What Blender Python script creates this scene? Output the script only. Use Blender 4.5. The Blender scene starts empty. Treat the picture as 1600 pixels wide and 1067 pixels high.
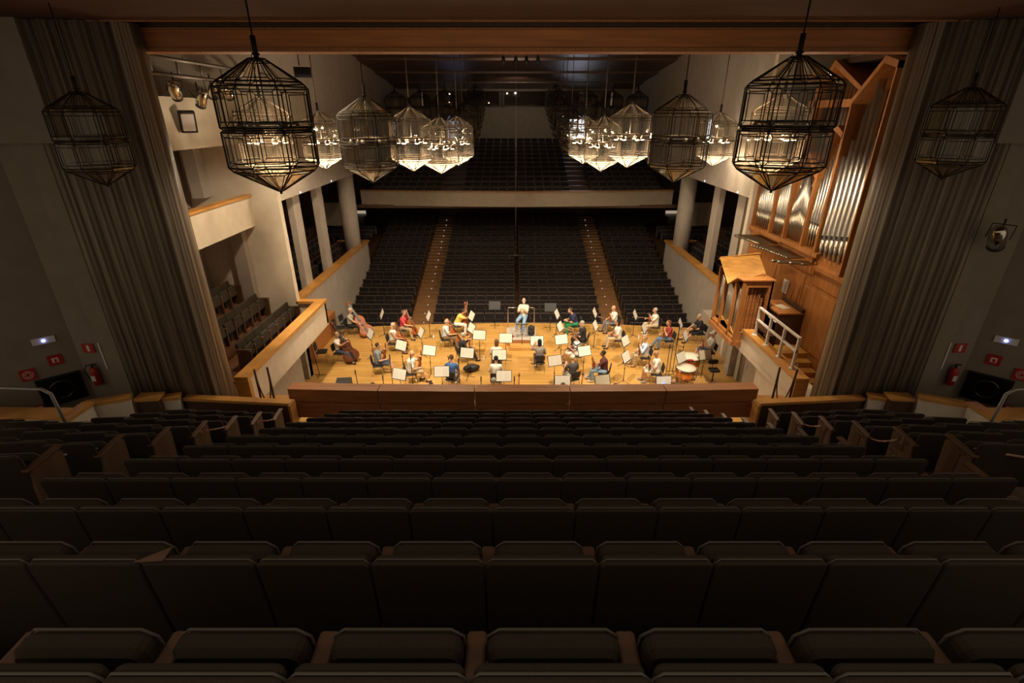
import bpy, bmesh, math, random
from math import sin, cos, pi, radians, sqrt, atan2
from mathutils import Vector, Matrix
random.seed(7)
SC = bpy.context.scene
COL = SC.collection

# ------------------------------------------------------------------ camera
cam_d = bpy.data.cameras.new('camera'); cam = bpy.data.objects.new('camera', cam_d); COL.objects.link(cam)
cam_d.sensor_width = 36.0; cam_d.lens = 36.0 * 778 / 1600; cam_d.clip_start = .05; cam_d.clip_end = 200
cam.location = (-.3, 0, 9.5); cam.rotation_euler = (radians(90 - 24.4), 0, 0)
SC.camera = cam
# ------------------------------------------------------------------ world, exposure
w = bpy.data.worlds.new('world'); SC.world = w; w.use_nodes = True
w.node_tree.nodes['Background'].inputs[0].default_value = (1.0, .80, .58, 1)
w.node_tree.nodes['Background'].inputs[1].default_value = .35
SC.view_settings.view_transform = 'Standard'; SC.view_settings.look = 'None'
SC.view_settings.gamma = 1; SC.view_settings.use_curve_mapping = False
SC.view_settings.exposure = 0.0
SC.cycles.use_denoising = True
SC.cycles.max_bounces = 8; SC.cycles.transparent_max_bounces = 48
SC.cycles.diffuse_bounces = 3; SC.cycles.glossy_bounces = 3
SC.cycles.sample_clamp_indirect = 4

def lamp(name, kind, loc, energy, color=(1, 1, 1), rot=None, aim=None, **kw):
    d = bpy.data.lights.new(name, kind); d.energy = energy; d.color = color
    for k, v in kw.items(): setattr(d, k, v)
    o = bpy.data.objects.new(name, d); COL.objects.link(o); o.location = loc
    if aim is not None: o.rotation_euler = (Vector(aim) - Vector(loc)).to_track_quat('-Z', 'Y').to_euler()
    if rot is not None: o.rotation_euler = rot
    return o
WARM = (1.0, .81, .57)
# stage working lights in the ceiling over the stage, just behind the timber beam
for lx in (-5.6, 0, 5.6):
    lamp('stage_downlight', 'SPOT', (lx, 12.7, 12.3), 6300, WARM, aim=(lx * .85, 19.3, 0), spot_size=radians(58), spot_blend=.7, shadow_soft_size=.25)
# daylight spilling in at the rear of the upper gallery, catching the ceiling boards
lamp('gallery_daylight', 'SPOT', (4.6, 41, 8.2), 170, (.72, .80, 1.0), aim=(3.6, 36.0, 12.2), spot_size=radians(52), spot_blend=.9, shadow_soft_size=.5)
lamp('gallery_daylight', 'SPOT', (-4.6, 41, 8.2), 22, (.5, .58, 1.0), aim=(-3.9, 36.0, 12.2), spot_size=radians(48), spot_blend=.9, shadow_soft_size=.5)
lamp('gallery_step_light', 'SPOT', (4.9, 43.3, 8.8), 60, (.8, .86, 1.0), aim=(4.3, 33, 5.3), spot_size=radians(14), spot_blend=.6, shadow_soft_size=.3)
lamp('gallery_fill', 'SPOT', (0, 38, 11.35), 150, (1, .82, .62), aim=(0, 44, 9.0), spot_size=radians(140), spot_blend=.9, shadow_soft_size=.03)  # added fill that lifts the dark rear wall, not a real fitting
lamp('hall_fill', 'SPOT', (0, 30.5, 12.3), 170, (1, .82, .62), aim=(0, 40, 11.2), spot_size=radians(120), spot_blend=.9, shadow_soft_size=.03)  # added fill for the rear ceiling boards and wall
lamp('stage_side_light', 'SPOT', (-7.6, 13.4, 9.9), 900, (1, .80, .55), aim=(0, 20, 0), spot_size=radians(50), spot_blend=.6, shadow_soft_size=.15)
lamp('beam_fill', 'SPOT', (0, 5.2, 8.6), 130, WARM, aim=(0, 11.5, 11.0), spot_size=radians(95), spot_blend=1, shadow_soft_size=.3)  # added unseen spot, only there to brighten the beam face
CURTAIN_FILL = 300  # energy of two added spots giving the curtains a highlight at the stage edge
lamp('curtain_fill', 'SPOT', (4.0, 13.0, 10.4), CURTAIN_FILL, WARM, aim=(8.0, 10.6, 5.6), spot_size=radians(44), spot_blend=.9, shadow_soft_size=.2)
lamp('curtain_fill', 'SPOT', (-4.0, 13.0, 10.4), CURTAIN_FILL, WARM, aim=(-8.0, 10.6, 5.6), spot_size=radians(44), spot_blend=.9, shadow_soft_size=.2)

# ------------------------------------------------------------------ materials
def mat(name, col, rough=.6, metal=0, spec=.5, emit=None, estr=0, fn=None):
    m = bpy.data.materials.new(name); m.use_nodes = True
    b = m.node_tree.nodes['Principled BSDF']
    b.inputs['Base Color'].default_value = (*col, 1); b.inputs['Roughness'].default_value = rough
    b.inputs['Metallic'].default_value = metal; b.inputs['Specular IOR Level'].default_value = spec
    if emit: b.inputs['Emission Color'].default_value = (*emit, 1); b.inputs['Emission Strength'].default_value = estr
    if fn: fn(m.node_tree, b)
    return m
def ramp(nt, fac, stops):
    r = nt.nodes.new('ShaderNodeValToRGB'); nt.links.new(fac, r.inputs[0])
    els = r.color_ramp.elements
    while len(els) < len(stops): els.new(.5)
    for e, (p, c) in zip(els, stops): e.position = p; e.color = (*c, 1)
    return r.outputs[0]
def coords(nt, scale=(1, 1, 1), obj=True):
    tc = nt.nodes.new('ShaderNodeTexCoord'); mp = nt.nodes.new('ShaderNodeMapping')
    mp.inputs['Scale'].default_value = scale
    nt.links.new(tc.outputs['Object' if obj else 'Generated'], mp.inputs[0]); return mp.outputs[0]
def noise_fn(c1, c2, scale=(3, 3, 3), ns=4, detail=4, bump=0):
    def fn(nt, b):
        v = coords(nt, scale); n = nt.nodes.new('ShaderNodeTexNoise')
        n.inputs['Scale'].default_value = ns; n.inputs['Detail'].default_value = detail
        nt.links.new(v, n.inputs['Vector'])
        nt.links.new(ramp(nt, n.outputs[0], [(.3, c1), (.7, c2)]), b.inputs['Base Color'])
        if bump:
            bp = nt.nodes.new('ShaderNodeBump'); bp.inputs['Strength'].default_value = bump
            nt.links.new(n.outputs[0], bp.inputs['Height']); nt.links.new(bp.outputs[0], b.inputs['Normal'])
    return fn
def plank_fn(c1, c2, c3, plank=(2.4, .12)):
    # boards laid side by side with brick offsets
    def fn(nt, b):
        v = coords(nt)
        br = nt.nodes.new('ShaderNodeTexBrick'); nt.links.new(v, br.inputs['Vector'])
        br.inputs['Color1'].default_value = (*c1, 1); br.inputs['Color2'].default_value = (*c2, 1); br.inputs['Mortar'].default_value = (*c3, 1)
        br.inputs['Scale'].default_value = 1; br.inputs['Brick Width'].default_value = plank[0]; br.inputs['Row Height'].default_value = plank[1]
        br.inputs['Mortar Size'].default_value = .004; br.offset = .37
        v2 = coords(nt, (.35, 9, 1)); n = nt.nodes.new('ShaderNodeTexNoise'); n.inputs['Scale'].default_value = 2; n.inputs['Detail'].default_value = 5
        nt.links.new(v2, n.inputs['Vector'])
        mx = nt.nodes.new('ShaderNodeMix'); mx.data_type = 'RGBA'; mx.blend_type = 'MULTIPLY'; mx.inputs[0].default_value = .8
        nt.links.new(br.outputs[0], mx.inputs[6]); nt.links.new(ramp(nt, n.outputs[0], [(.25, (.72, .68, .6)), (.75, (1.1, 1.1, 1.1))]), mx.inputs[7])
        nt.links.new(mx.outputs[2], b.inputs['Base Color'])
    return fn
def wood(name, c, rough=.4, k=.75, scale=(12, 1.2, 12)):
    return mat(name, c, rough, fn=noise_fn(tuple(x * k for x in c), tuple(min(1, x * 1.15) for x in c), scale, 1.6, 5))
M = {}
M['stage'] = mat('stage boards', (.5, .3, .1), .38, fn=plank_fn((.62, .365, .115), (.51, .285, .075), (.30, .155, .045)))
M['aislewood'] = wood('aisle boards', (.23, .12, .05), .5, scale=(1.5, 14, 6))
M['terrace'] = wood('terrace boards', (.13, .085, .055), .6, scale=(9, 1, 5))
M['boxfloor'] = wood('box boards', (.22, .10, .05), .45, scale=(9, 1, 5))
M['oak'] = wood('honey oak', (.60, .30, .07), .38, scale=(2, 2, 9))
M['cap'] = wood('oak cap', (.62, .30, .075), .35, scale=(1.2, 1.2, 9))
M['organwood'] = wood('organ oak', (.42, .17, .048), .42, scale=(5, 5, .8))
M['redwood'] = wood('reddish panel wood', (.42, .17, .055), .4, scale=(.8, 9, 9))
M['beam'] = wood('beam timber', (.52, .19, .05), .5, scale=(.5, 8, 8))
M['trimwood'] = wood('beam edge trim', (.42, .18, .06), .7)
M['ceilchoir'] = wood('brown choir ceiling boards', (.085, .034, .017), .95, scale=(.6, 6, 6))
M['ceilwood'] = wood('dark ceiling boards', (.10, .055, .035), .5, scale=(.6, 6, 6))
M['darkwood'] = wood('dark brown wood', (.075, .038, .022), .4, scale=(5, 5, 1))
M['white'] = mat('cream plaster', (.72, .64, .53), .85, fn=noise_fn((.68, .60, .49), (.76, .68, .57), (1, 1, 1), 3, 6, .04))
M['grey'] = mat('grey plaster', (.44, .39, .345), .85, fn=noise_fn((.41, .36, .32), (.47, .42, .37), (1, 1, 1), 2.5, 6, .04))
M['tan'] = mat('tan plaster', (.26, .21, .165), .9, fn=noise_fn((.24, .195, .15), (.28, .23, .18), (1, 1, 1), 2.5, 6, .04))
M['concrete'] = mat('board-marked concrete', (.4, .37, .33), .9, fn=noise_fn((.33, .30, .26), (.47, .44, .39), (1, 6, 1), 3, 6, .1))
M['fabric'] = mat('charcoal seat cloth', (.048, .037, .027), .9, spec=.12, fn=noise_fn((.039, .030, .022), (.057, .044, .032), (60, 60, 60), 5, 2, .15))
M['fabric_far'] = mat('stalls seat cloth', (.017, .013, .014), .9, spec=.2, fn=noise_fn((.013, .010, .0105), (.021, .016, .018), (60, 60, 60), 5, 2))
M['piping'] = mat('seat piping', (.10, .085, .07), .55)
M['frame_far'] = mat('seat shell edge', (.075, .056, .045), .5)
M['seatwood'] = wood('armrest wood', (.13, .062, .032), .45, scale=(6, 6, 1))
M['endwood'] = wood('row end panel', (.17, .10, .06), .5, scale=(6, 6, 1))
M['cloth_black'] = mat('black padding', (.02, .02, .022), .7)
M['black'] = mat('black steel', (.018, .018, .02), .45)
M['chrome'] = mat('chrome tube', (.62, .60, .56), .25, metal=1)
M['steel'] = mat('brushed steel', (.30, .28, .25), .5, metal=.8)
M['came'] = mat('lead came', (.018, .015, .012), .7, spec=.2)
M['brass'] = mat('aged brass and lit came', (.09, .06, .035), .5, metal=.5)
M['pipe'] = mat('organ pipe tin', (.66, .63, .58), .34, metal=1, fn=noise_fn((.50, .47, .43), (.66, .62, .57), (30, 30, 1), 2, 3))
M['pipefoot'] = mat('organ pipe foot', (.50, .44, .36), .35, metal=1)
M['trumpet'] = mat('trumpet pipe metal', (.33, .29, .23), .35, metal=1)
def curtain_fn(nt, b):
    v = coords(nt, (1, 1, .02)); n = nt.nodes.new('ShaderNodeTexNoise'); n.inputs['Scale'].default_value = 26; n.inputs['Detail'].default_value = 4
    nt.links.new(v, n.inputs['Vector'])
    nt.links.new(ramp(nt, n.outputs[0], [(.3, (.17, .13, .095)), (.7, (.36, .29, .215))]), b.inputs['Base Color'])
M['curtain'] = mat('fluted satin panel', (.4, .32, .24), .42, fn=curtain_fn, spec=.35)
M['paper'] = mat('score paper', (.85, .82, .74), .7)
M['paper_old'] = mat('aged score paper', (.55, .47, .33), .8)
M['skin'] = mat('skin', (.62, .36, .24), .5); M['skin_tan'] = mat('tanned skin', (.46, .24, .15), .5); M['skin_dark'] = mat('brown skin', (.20, .10, .06), .5)
M['violinwood'] = wood('varnished violin wood', (.36, .10, .025), .22, scale=(6, 6, 2))
M['darkviolin'] = wood('dark varnished wood', (.13, .04, .018), .22, scale=(6, 6, 2))
M['ebony'] = mat('ebony', (.012, .010, .009), .3)
M['copper'] = mat('copper bowl', (.80, .36, .14), .28, metal=1)
M['drumskin'] = mat('drum head', (.78, .70, .58), .5)
M['red'] = mat('red paint', (.42, .02, .015), .4)
M['signwhite'] = mat('sign white', (.75, .7, .65), .6)
M['rope'] = mat('dark red rope', (.12, .03, .02), .8)
M['tape_r'] = mat('barrier tape', (.5, .2, .14), .5, fn=noise_fn((.5, .08, .05), (.62, .5, .42), (14, 14, 14), 1, 0))
M['blue_led'] = mat('blue emergency lamp', (.1, .1, .9), .5, emit=(.25, .35, 1), estr=14)
M['led'] = mat('step lamp lens', (.8, .8, .9), .5, emit=(.75, .8, 1), estr=2.2)
M['pinlight'] = mat('booth lamp', (1, .9, .7), .5, emit=(1, .82, .55), estr=26)
M['daywin'] = mat('daylight through opening', (.8, .85, 1), .5, emit=(.72, .82, 1), estr=5)
M['daywin_dim'] = mat('dim daylight through opening', (.5, .55, .8), .5, emit=(.35, .45, .85), estr=1.0)
M['bulb_on'] = mat('lit bulb', (1, .9, .7), .5, emit=(1, .80, .50), estr=30)
M['bulb_off'] = mat('unlit bulb', (.5, .45, .38), .15, metal=.6)
M['screen'] = mat('phone screen', (.2, .3, .9), .3, emit=(.35, .55, 1), estr=1.0)
M['mirror'] = mat('polished lamp housing', (.65, .6, .52), .18, metal=1)
M['water'] = mat('bottle plastic', (.7, .75, .78), .2)
M['curtain_edge'] = mat('pale satin edge', (.50, .42, .32), .35)
def glass(name, tint, glossf, transl, rough=.03):
    m = bpy.data.materials.new(name); m.use_nodes = True; nt = m.node_tree
    for n in list(nt.nodes): nt.nodes.remove(n)
    out = nt.nodes.new('ShaderNodeOutputMaterial')
    t = nt.nodes.new('ShaderNodeBsdfTransparent'); t.inputs[0].default_value = (*tint, 1)
    g = nt.nodes.new('ShaderNodeBsdfGlossy'); g.inputs['Roughness'].default_value = rough; g.inputs[0].default_value = (1, .95, .85, 1)
    tr = nt.nodes.new('ShaderNodeBsdfTranslucent'); tr.inputs[0].default_value = (1, .9, .72, 1)
    lf = nt.nodes.new('ShaderNodeLayerWeight'); lf.inputs[0].default_value = .5
    lw = nt.nodes.new('ShaderNodeMath'); lw.operation = 'POWER'; lw.inputs[1].default_value = 4.0; nt.links.new(lf.outputs['Facing'], lw.inputs[0])
    ad = nt.nodes.new('ShaderNodeMath'); ad.operation = 'ADD'; ad.use_clamp = True; ad.inputs[1].default_value = glossf
    nt.links.new(lw.outputs[0], ad.inputs[0])
    m1 = nt.nodes.new('ShaderNodeMixShader'); m2 = nt.nodes.new('ShaderNodeMixShader')
    nt.links.new(ad.outputs[0], m1.inputs[0]); nt.links.new(t.outputs[0], m1.inputs[1]); nt.links.new(g.outputs[0], m1.inputs[2])
    m2.inputs[0].default_value = transl
    nt.links.new(m1.outputs[0], m2.inputs[1]); nt.links.new(tr.outputs[0], m2.inputs[2])
    nt.links.new(m2.outputs[0], out.inputs[0]); return m
M['glass'] = glass('bevelled lantern glass', (.94, .92, .88), .03, .010)
M['glass_cone'] = glass('lower lantern glass', (.90, .86, .78), .06, .11)
M['glass_clear'] = glass('booth glass', (.6, .6, .6), .05, 0)

# ------------------------------------------------------------------ mesh builder
class MB:
    def __init__(s): s.v = []; s.f = []; s.m = []; s.sm = []
    def add(s, vs, fs, m=0, smooth=False, X=None):
        b = len(s.v)
        s.v += [tuple((X @ Vector(p)) if X else p) for p in vs]
        for f in fs: s.f.append(tuple(b + i for i in f)); s.m.append(m); s.sm.append(smooth)
        return s
    def box(s, x0, x1, y0, y1, z0, z1, m=0, X=None):
        vs = [(x, y, z) for z in (z0, z1) for y in (y0, y1) for x in (x0, x1)]
        return s.add(vs, [(0, 2, 3, 1), (4, 5, 7, 6), (0, 1, 5, 4), (2, 6, 7, 3), (0, 4, 6, 2), (1, 3, 7, 5)], m, False, X)
    def rbox(s, x0, x1, y0, y1, z0, z1, r, m=0, X=None, axis='y', seg=3):
        # box whose outline (in the plane across axis) has rounded corners, slightly softened faces
        ax = 'xyz'.index(axis); o = [i for i in range(3) if i != ax]
        lo = [x0, y0, z0]; hi = [x1, y1, z1]
        def ring(ins, a):
            pts = []
            l0, h0, l1, h1 = lo[o[0]] + ins, hi[o[0]] - ins, lo[o[1]] + ins, hi[o[1]] - ins
            rr = max(.001, r - ins)
            for cx, cy, a0 in ((h0 - rr, h1 - rr, 0), (l0 + rr, h1 - rr, 90), (l0 + rr, l1 + rr, 180), (h0 - rr, l1 + rr, 270)):
                for k in range(seg + 1):
                    t = radians(a0 + 90 * k / seg); p = [0, 0, 0]
                    p[o[0]] = cx + rr * cos(t); p[o[1]] = cy + rr * sin(t); p[ax] = a; pts.append(tuple(p))
            return pts
        d = min((hi[ax] - lo[ax]) * .35, r * .5)
        rings = [ring(d * .8, lo[ax]), ring(0, lo[ax] + d), ring(0, hi[ax] - d), ring(d * .8, hi[ax])]
        n = len(rings[0]); vs = sum(rings, []); fs = []
        for k in range(3):
            for i in range(n): fs.append((k * n + i, k * n + (i + 1) % n, (k + 1) * n + (i + 1) % n, (k + 1) * n + i))
        fs += [tuple(range(n))[::-1], tuple(range(3 * n, 4 * n))]
        return s.add(vs, fs, m, False, X)
    def tube(s, pts, rad, n=8, m=0, X=None, closed=False, smooth=True, flat=1.0):
        pts = [Vector(p) for p in pts]; N = len(pts)
        if not hasattr(rad, '__len__'): rad = [rad] * N
        vs = []; prev = None
        for i, p in enumerate(pts):
            a = pts[(i - 1) % N] if (i > 0 or closed) else p; b = pts[(i + 1) % N] if (i < N - 1 or closed) else p
            d = (b - a)
            d = d.normalized() if d.length > 1e-9 else Vector((0, 0, 1))
            if prev is None:
                up = Vector((0, 0, 1)) if abs(d.z) < .9 else Vector((1, 0, 0))
                u = d.cross(up).normalized()
            else:
                u = prev - d * prev.dot(d)
                u = u.normalized() if u.length > 1e-6 else d.orthogonal().normalized()
            prev = u; w_ = d.cross(u)
            for k in range(n):
                t = 2 * pi * k / n; vs.append(tuple(p + (u * cos(t) + w_ * sin(t) * flat) * rad[i]))
        fs = []
        for i in range(N if closed else N - 1):
            j = (i + 1) % N
            for k in range(n): fs.append((i * n + k, i * n + (k + 1) % n, j * n + (k + 1) % n, j * n + k))
        if not closed: fs += [tuple(range(n))[::-1], tuple(range((N - 1) * n, N * n))]
        return s.add(vs, fs, m, smooth, X)
    def lathe(s, prof, n=16, c=(0, 0, 0), m=0, X=None, smooth=True, phase=0):
        vs = [(c[0] + r * cos(2 * pi * k / n + phase), c[1] + r * sin(2 * pi * k / n + phase), c[2] + z) for r, z in prof for k in range(n)]
        fs = []
        for i in range(len(prof) - 1):
            for k in range(n): fs.append((i * n + k, i * n + (k + 1) % n, (i + 1) * n + (k + 1) % n, (i + 1) * n + k))
        fs += [tuple(range(n))[::-1], tuple(range((len(prof) - 1) * n, len(prof) * n))]
        return s.add(vs, fs, m, smooth, X)
    def ell(s, c, r, n=12, m=0, X=None):
        if not hasattr(r, '__len__'): r = (r, r, r)
        vs = []; fs = []; R = n // 2 + 1
        for i in range(1, R):
            t = pi * i / R
            for k in range(n): vs.append((c[0] + r[0] * sin(t) * cos(2 * pi * k / n), c[1] + r[1] * sin(t) * sin(2 * pi * k / n), c[2] - r[2] * cos(t)))
        a = len(vs); vs += [(c[0], c[1], c[2] - r[2]), (c[0], c[1], c[2] + r[2])]
        for i in range(R - 2):
            for k in range(n): fs.append((i * n + k, i * n + (k + 1) % n, (i + 1) * n + (k + 1) % n, (i + 1) * n + k))
        for k in range(n): fs.append((a, (k + 1) % n, k)); fs.append((a + 1, (R - 2) * n + k, (R - 2) * n + (k + 1) % n))
        return s.add(vs, fs, m, True, X)
    def cone(s, p0, p1, r0, r1, n=12, m=0):
        # capsule with two radii, for bodies
        p0 = Vector(p0); p1 = Vector(p1); d = p1 - p0; L = max(d.length, 1e-4); d = d / L
        pts = []; rad = []
        for t in (-.97, -.7, -.35): pts.append(p0 + d * (t * r0)); rad.append(r0 * sqrt(1 - t * t))
        pts.append(p0.copy()); rad.append(r0); pts.append(p1.copy()); rad.append(r1)
        for t in (.35, .7, .97): pts.append(p1 + d * (t * r1)); rad.append(r1 * sqrt(1 - t * t))
        return s.tube(pts, rad, n, m)
    def prism(s, poly, z0, z1, m=0, X=None):
        n = len(poly); vs = [(x, y, z0) for x, y in poly] + [(x, y, z1) for x, y in poly]
        fs = [tuple(range(n))[::-1], tuple(range(n, 2 * n))] + [(i, (i + 1) % n, n + (i + 1) % n, n + i) for i in range(n)]
        return s.add(vs, fs, m, False, X)
    def prism_x(s, poly, x0, x1, m=0, X=None):   # poly in (y,z)
        n = len(poly); vs = [(x0, y, z) for y, z in poly] + [(x1, y, z) for y, z in poly]
        fs = [tuple(range(n))[::-1], tuple(range(n, 2 * n))] + [(i, (i + 1) % n, n + (i + 1) % n, n + i) for i in range(n)]
        return s.add(vs, fs, m, False, X)
    def mesh(s, name, mats):
        me = bpy.data.meshes.new(name); me.from_pydata(s.v, [], s.f)
        for k in (mats if isinstance(mats, (list, tuple)) else [mats]): me.materials.append(M[k] if isinstance(k, str) else k)
        me.polygons.foreach_set('material_index', s.m); me.polygons.foreach_set('use_smooth', s.sm)
        me.update()
        bm = bmesh.new(); bm.from_mesh(me); bmesh.ops.recalc_face_normals(bm, faces=bm.faces); bm.to_mesh(me); bm.free()
        return me
    def build(s, name, mats, parent=None, loc=None, rotz=0, **props):
        o = bpy.data.objects.new(name, s.mesh(name, mats)); COL.objects.link(o)
        if parent: o.parent = parent
        if loc: o.location = loc
        if rotz: o.rotation_euler = (0, 0, rotz)
        for k, v in props.items():
            if v: o[k] = v
        return o
def thing(name, label, cat, loc=(0, 0, 0), rotz=0, group=None):
    o = bpy.data.objects.new(name, None); COL.objects.link(o); o.empty_display_size = .1
    o.location = loc; o.rotation_euler = (0, 0, rotz); o['label'] = label; o['category'] = cat
    if group: o['group'] = group
    return o
KIDS = {}
def dup(root, loc=None, rotz=None, label=None, group=None):
    if root not in KIDS:
        KIDS[root] = [(c, list(c.children)) for c in root.children]
    r = root.copy(); COL.objects.link(r)
    if loc is not None: r.location = loc
    if rotz is not None: r.rotation_euler = (0, 0, rotz)
    if label: r['label'] = label
    if group: r['group'] = group
    for c, gs in KIDS[root]:
        k = c.copy(); COL.objects.link(k); k.parent = r
        for g in gs:
            q = g.copy(); COL.objects.link(q); q.parent = k
    return r
def struct(name, mb, mats): return mb.build(name, mats, kind='structure')
def ordn(n): return ['first', 'second', 'third', 'fourth', 'fifth', 'sixth', 'seventh', 'eighth', 'ninth', 'tenth', 'eleventh', 'twelfth', 'thirteenth', 'fourteenth', 'fifteenth', 'sixteenth', 'seventeenth', 'eighteenth', 'nineteenth', 'twentieth'][n]
def proj(X, Y, Z):
    p = radians(24.4); dx, dy, dz = X + .3, Y, Z - 9.5; zc = dy * cos(p) - dz * sin(p)
    if zc < .2: return None
    return 800 + 778 * dx / zc, 533.5 - 778 * (dy * sin(p) + dz * cos(p)) / zc, zc

# =================================================================== STRUCTURE
# stage
arc = [(x, 22.45 + .75 * (1 - (x / 9.2) ** 2)) for x in [9.2 - 18.4 * i / 16 for i in range(17)]]
b = MB().prism([(-9.3, 11.0), (9.3, 11.0)] + arc, -.12, 0); struct('floor_stage', b, 'stage')
b = MB().prism([(-9.2, 22.2), (9.2, 22.2)] + [(x, y - .02) for x, y in arc], -1.5, -.12); struct('wall_stage_front', b, 'redwood')
# raked stalls floor
b = MB(); b.box(-9.6, 9.6, 22.0, 24.6, -1.6, -1.5)
SJ = [(25.8 + .853 * j, -.46 + .2207 * j) for j in range(-1, 17)]
for (y, z) in SJ: b.box(-9.5, 9.5, y - .5, y + .353, z - 2.2, z - .86)
b.box(-12, 12, SJ[-1][0] + .35, 44, 1.0, SJ[-1][1] - .86)
struct('floor_stalls', b, 'darkwood')
# aisles with timber steps
for s_, nm in ((-1, 'left'), (1, 'right')):
    b = MB()
    for (y, z) in SJ:
        for h in (0, 1): b.box(s_ * 4.74, s_ * 6.02, y - .515 + h * .4265, y - .0735 + h * .4265, z - 1.5, z - .855 + .11 * h)
    b.box(s_ * 4.74, s_ * 6.02, 23.2, 24.5, -1.5, -1.45)
    struct('floor_aisle_' + nm, b, 'aislewood')
    n = 0
    for i, (y, z) in enumerate(SJ):
        if i % 1 == 0:
            l = MB().rbox(-.022, .022, -.006, .006, -.016, .016, .01)
            l.build('step_light', 'led', loc=(s_ * (5.30 + (.05 if i % 2 else 0)), y - .51, z - .93), label='tiny white step lamp set in a riser of the %s stalls aisle' % nm, category='lamp', group='step lamps of the %s stalls aisle' % nm)
# stalls side walls with oak rail, galleries behind
for s_, nm in ((-1, 'left'), (1, 'right')):
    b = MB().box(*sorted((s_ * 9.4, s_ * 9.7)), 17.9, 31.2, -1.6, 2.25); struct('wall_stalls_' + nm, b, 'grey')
    b = MB().box(*sorted((s_ * 9.32, s_ * 9.78)), 17.9, 31.3, 2.25, 2.36); b.box(*sorted((s_ * 9.7, s_ * 11.3)), 31.1, 31.3, 2.25, 2.36); struct('trim_stalls_rail_' + nm, b, 'cap')
    b = MB()
    for k in range(4): b.box(*sorted((s_ * (9.7 + (0, 1.1, 2.0, 2.9)[k]), s_ * 14.2)), 18.2, 31.2, 1.0, 1.85 + .45 * k)
    struct('floor_side_gallery_' + nm, b, 'darkwood')
    b = MB().box(*sorted((s_ * 9.5, s_ * 14.2)), 31.3, 44, 0, 1.75); struct('floor_rear_side_' + nm, b, 'darkwood')
    # upper side wall and its soffit
    b = MB().box(*sorted((s_ * 9.35, s_ * 9.75)), 17.6 if s_ < 0 else 19.6, 44, 6.45, 13.2)
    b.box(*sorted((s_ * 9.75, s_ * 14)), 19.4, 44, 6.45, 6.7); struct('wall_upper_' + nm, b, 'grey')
    b = MB().box(*sorted((s_ * 14.0, s_ * 14.3)), 18, 44, 0, 13); struct('wall_gallery_back_' + nm, b, 'darkwood')
    # piers and round column
    for (py, z0) in ((22.0, 2.0), (24.85, 2.0)):
        b = MB().box(*sorted((s_ * 9.75, s_ * 10.02)), py, py + .75, z0 - 1, 6.45); struct('wall_pier_' + nm, b, 'grey')
    b = MB().lathe([(.47, 0), (.47, 5.2)], 28, (s_ * 9.95, 30.0, 1.4)); struct('wall_column_' + nm, b, 'grey')
    b = MB().box(*sorted((s_ * 11, s_ * 12.6)), 31.5, 31.7, 3.2, 4.6); struct('wall_gallery_end_' + nm, b, 'tan')
    # small exit pin lights on the soffit
    for (py) in (22.0, 26.0): MB().ell((0, 0, 0), .035, 6).build('ceiling_lamp', 'led', loc=(s_ * 9.34, py, 6.52), label='pin lamp on the lower edge of the %s upper wall' % nm, category='lamp', group='pin lamps on the %s upper wall' % nm)
# balcony (upper gallery)
fas = [(-9.6, 31.6), (-5, 31.15), (0, 30.9), (5, 31.15), (9.6, 31.6)]
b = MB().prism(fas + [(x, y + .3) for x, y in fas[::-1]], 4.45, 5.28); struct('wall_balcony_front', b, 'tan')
b = MB().prism([(x, y - .06) for x, y in fas] + [(x, y + .36) for x, y in fas[::-1]], 5.28, 5.36); struct('trim_balcony_rail', b, 'aislewood')
b = MB().box(-10.2, 10.2, 31.4, 44, 4.3, 4.5)
UJ = [(32.7 + .86 * j, 5.38 + .228 * j) for j in range(12)]
for (y, z) in UJ: b.box(-9.6, 9.6, y - .5, y + .36, 4.4, z - .86)
b.box(-9.6, 9.6, 42.6, 44, 4.4, 7.2)
struct('floor_balcony', b, 'darkwood')
# rear wall with booth band
b = MB(); b.box(-14, 14, 44, 44.3, 2, 7.7); b.box(-4.1, 4.35, 44, 44.3, 7.7, 10.1); b.box(-14, -5.6, 44, 44.3, 7.7, 10.1); b.box(5.7, 14, 44, 44.3, 7.7, 10.1)
b.box(-5.6, -4.1, 44, 44.3, 9.15, 10.1); b.box(4.35, 5.7, 44, 44.3, 9.25, 10.1)
b.box(-14, -7.6, 44, 44.3, 10.1, 13.2); b.box(7.8, 14, 44, 44.3, 10.1, 13.2); b.box(-7.6, 7.8, 44, 44.3, 11.3, 13.2); struct('wall_rear', b, 'tan')
b = MB().box(-12, 12, 40.6, 40.8, 1, 4.4); struct('wall_stalls_rear', b, 'darkwood')
MB().box(-7.6, 7.8, 45.4, 45.5, 10.0, 11.4).build('wall_booth_back', 'darkwood', kind='structure')
for i, (x0, x1) in enumerate(((-7.6, -4.6), (-4.4, -1.2), (-1.0, 2.4), (2.6, 7.8))):
    b = MB().box(x0 + .06, x1 - .06, 44.1, 44.12, 10.2, 11.24, 1)
    b.box(x0, x1, 44.0, 44.2, 10.1, 10.2); b.box(x0, x1, 44.0, 44.2, 11.22, 11.3); b.box(x0, x0 + .08, 44.0, 44.2, 10.1, 11.3); b.box(x1 - .08, x1, 44.0, 44.2, 10.1, 11.3)
    b.build('window_%d' % (i + 1), ['black', 'glass_clear'], kind='structure')
for (x, z) in ((-5.4, 11.1), (-5.45, 10.5), (-1.0 + .3, 11.15), (-5.35, 10.3), (-2.2, 10.45)):
    MB().ell((0, 0, 0), .05 if z > 10.6 else .03, 8).build('booth_lamp', 'pinlight', loc=(x, 45.36, z), label='tiny lamp shining in the dark projection booth window', category='lamp', group='lamps inside the projection booth')
b = MB().box(-5.6, -4.1, 44.6, 44.62, 7.6, 9.2); b.build('window_5', 'daywin_dim', kind='structure')
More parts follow.
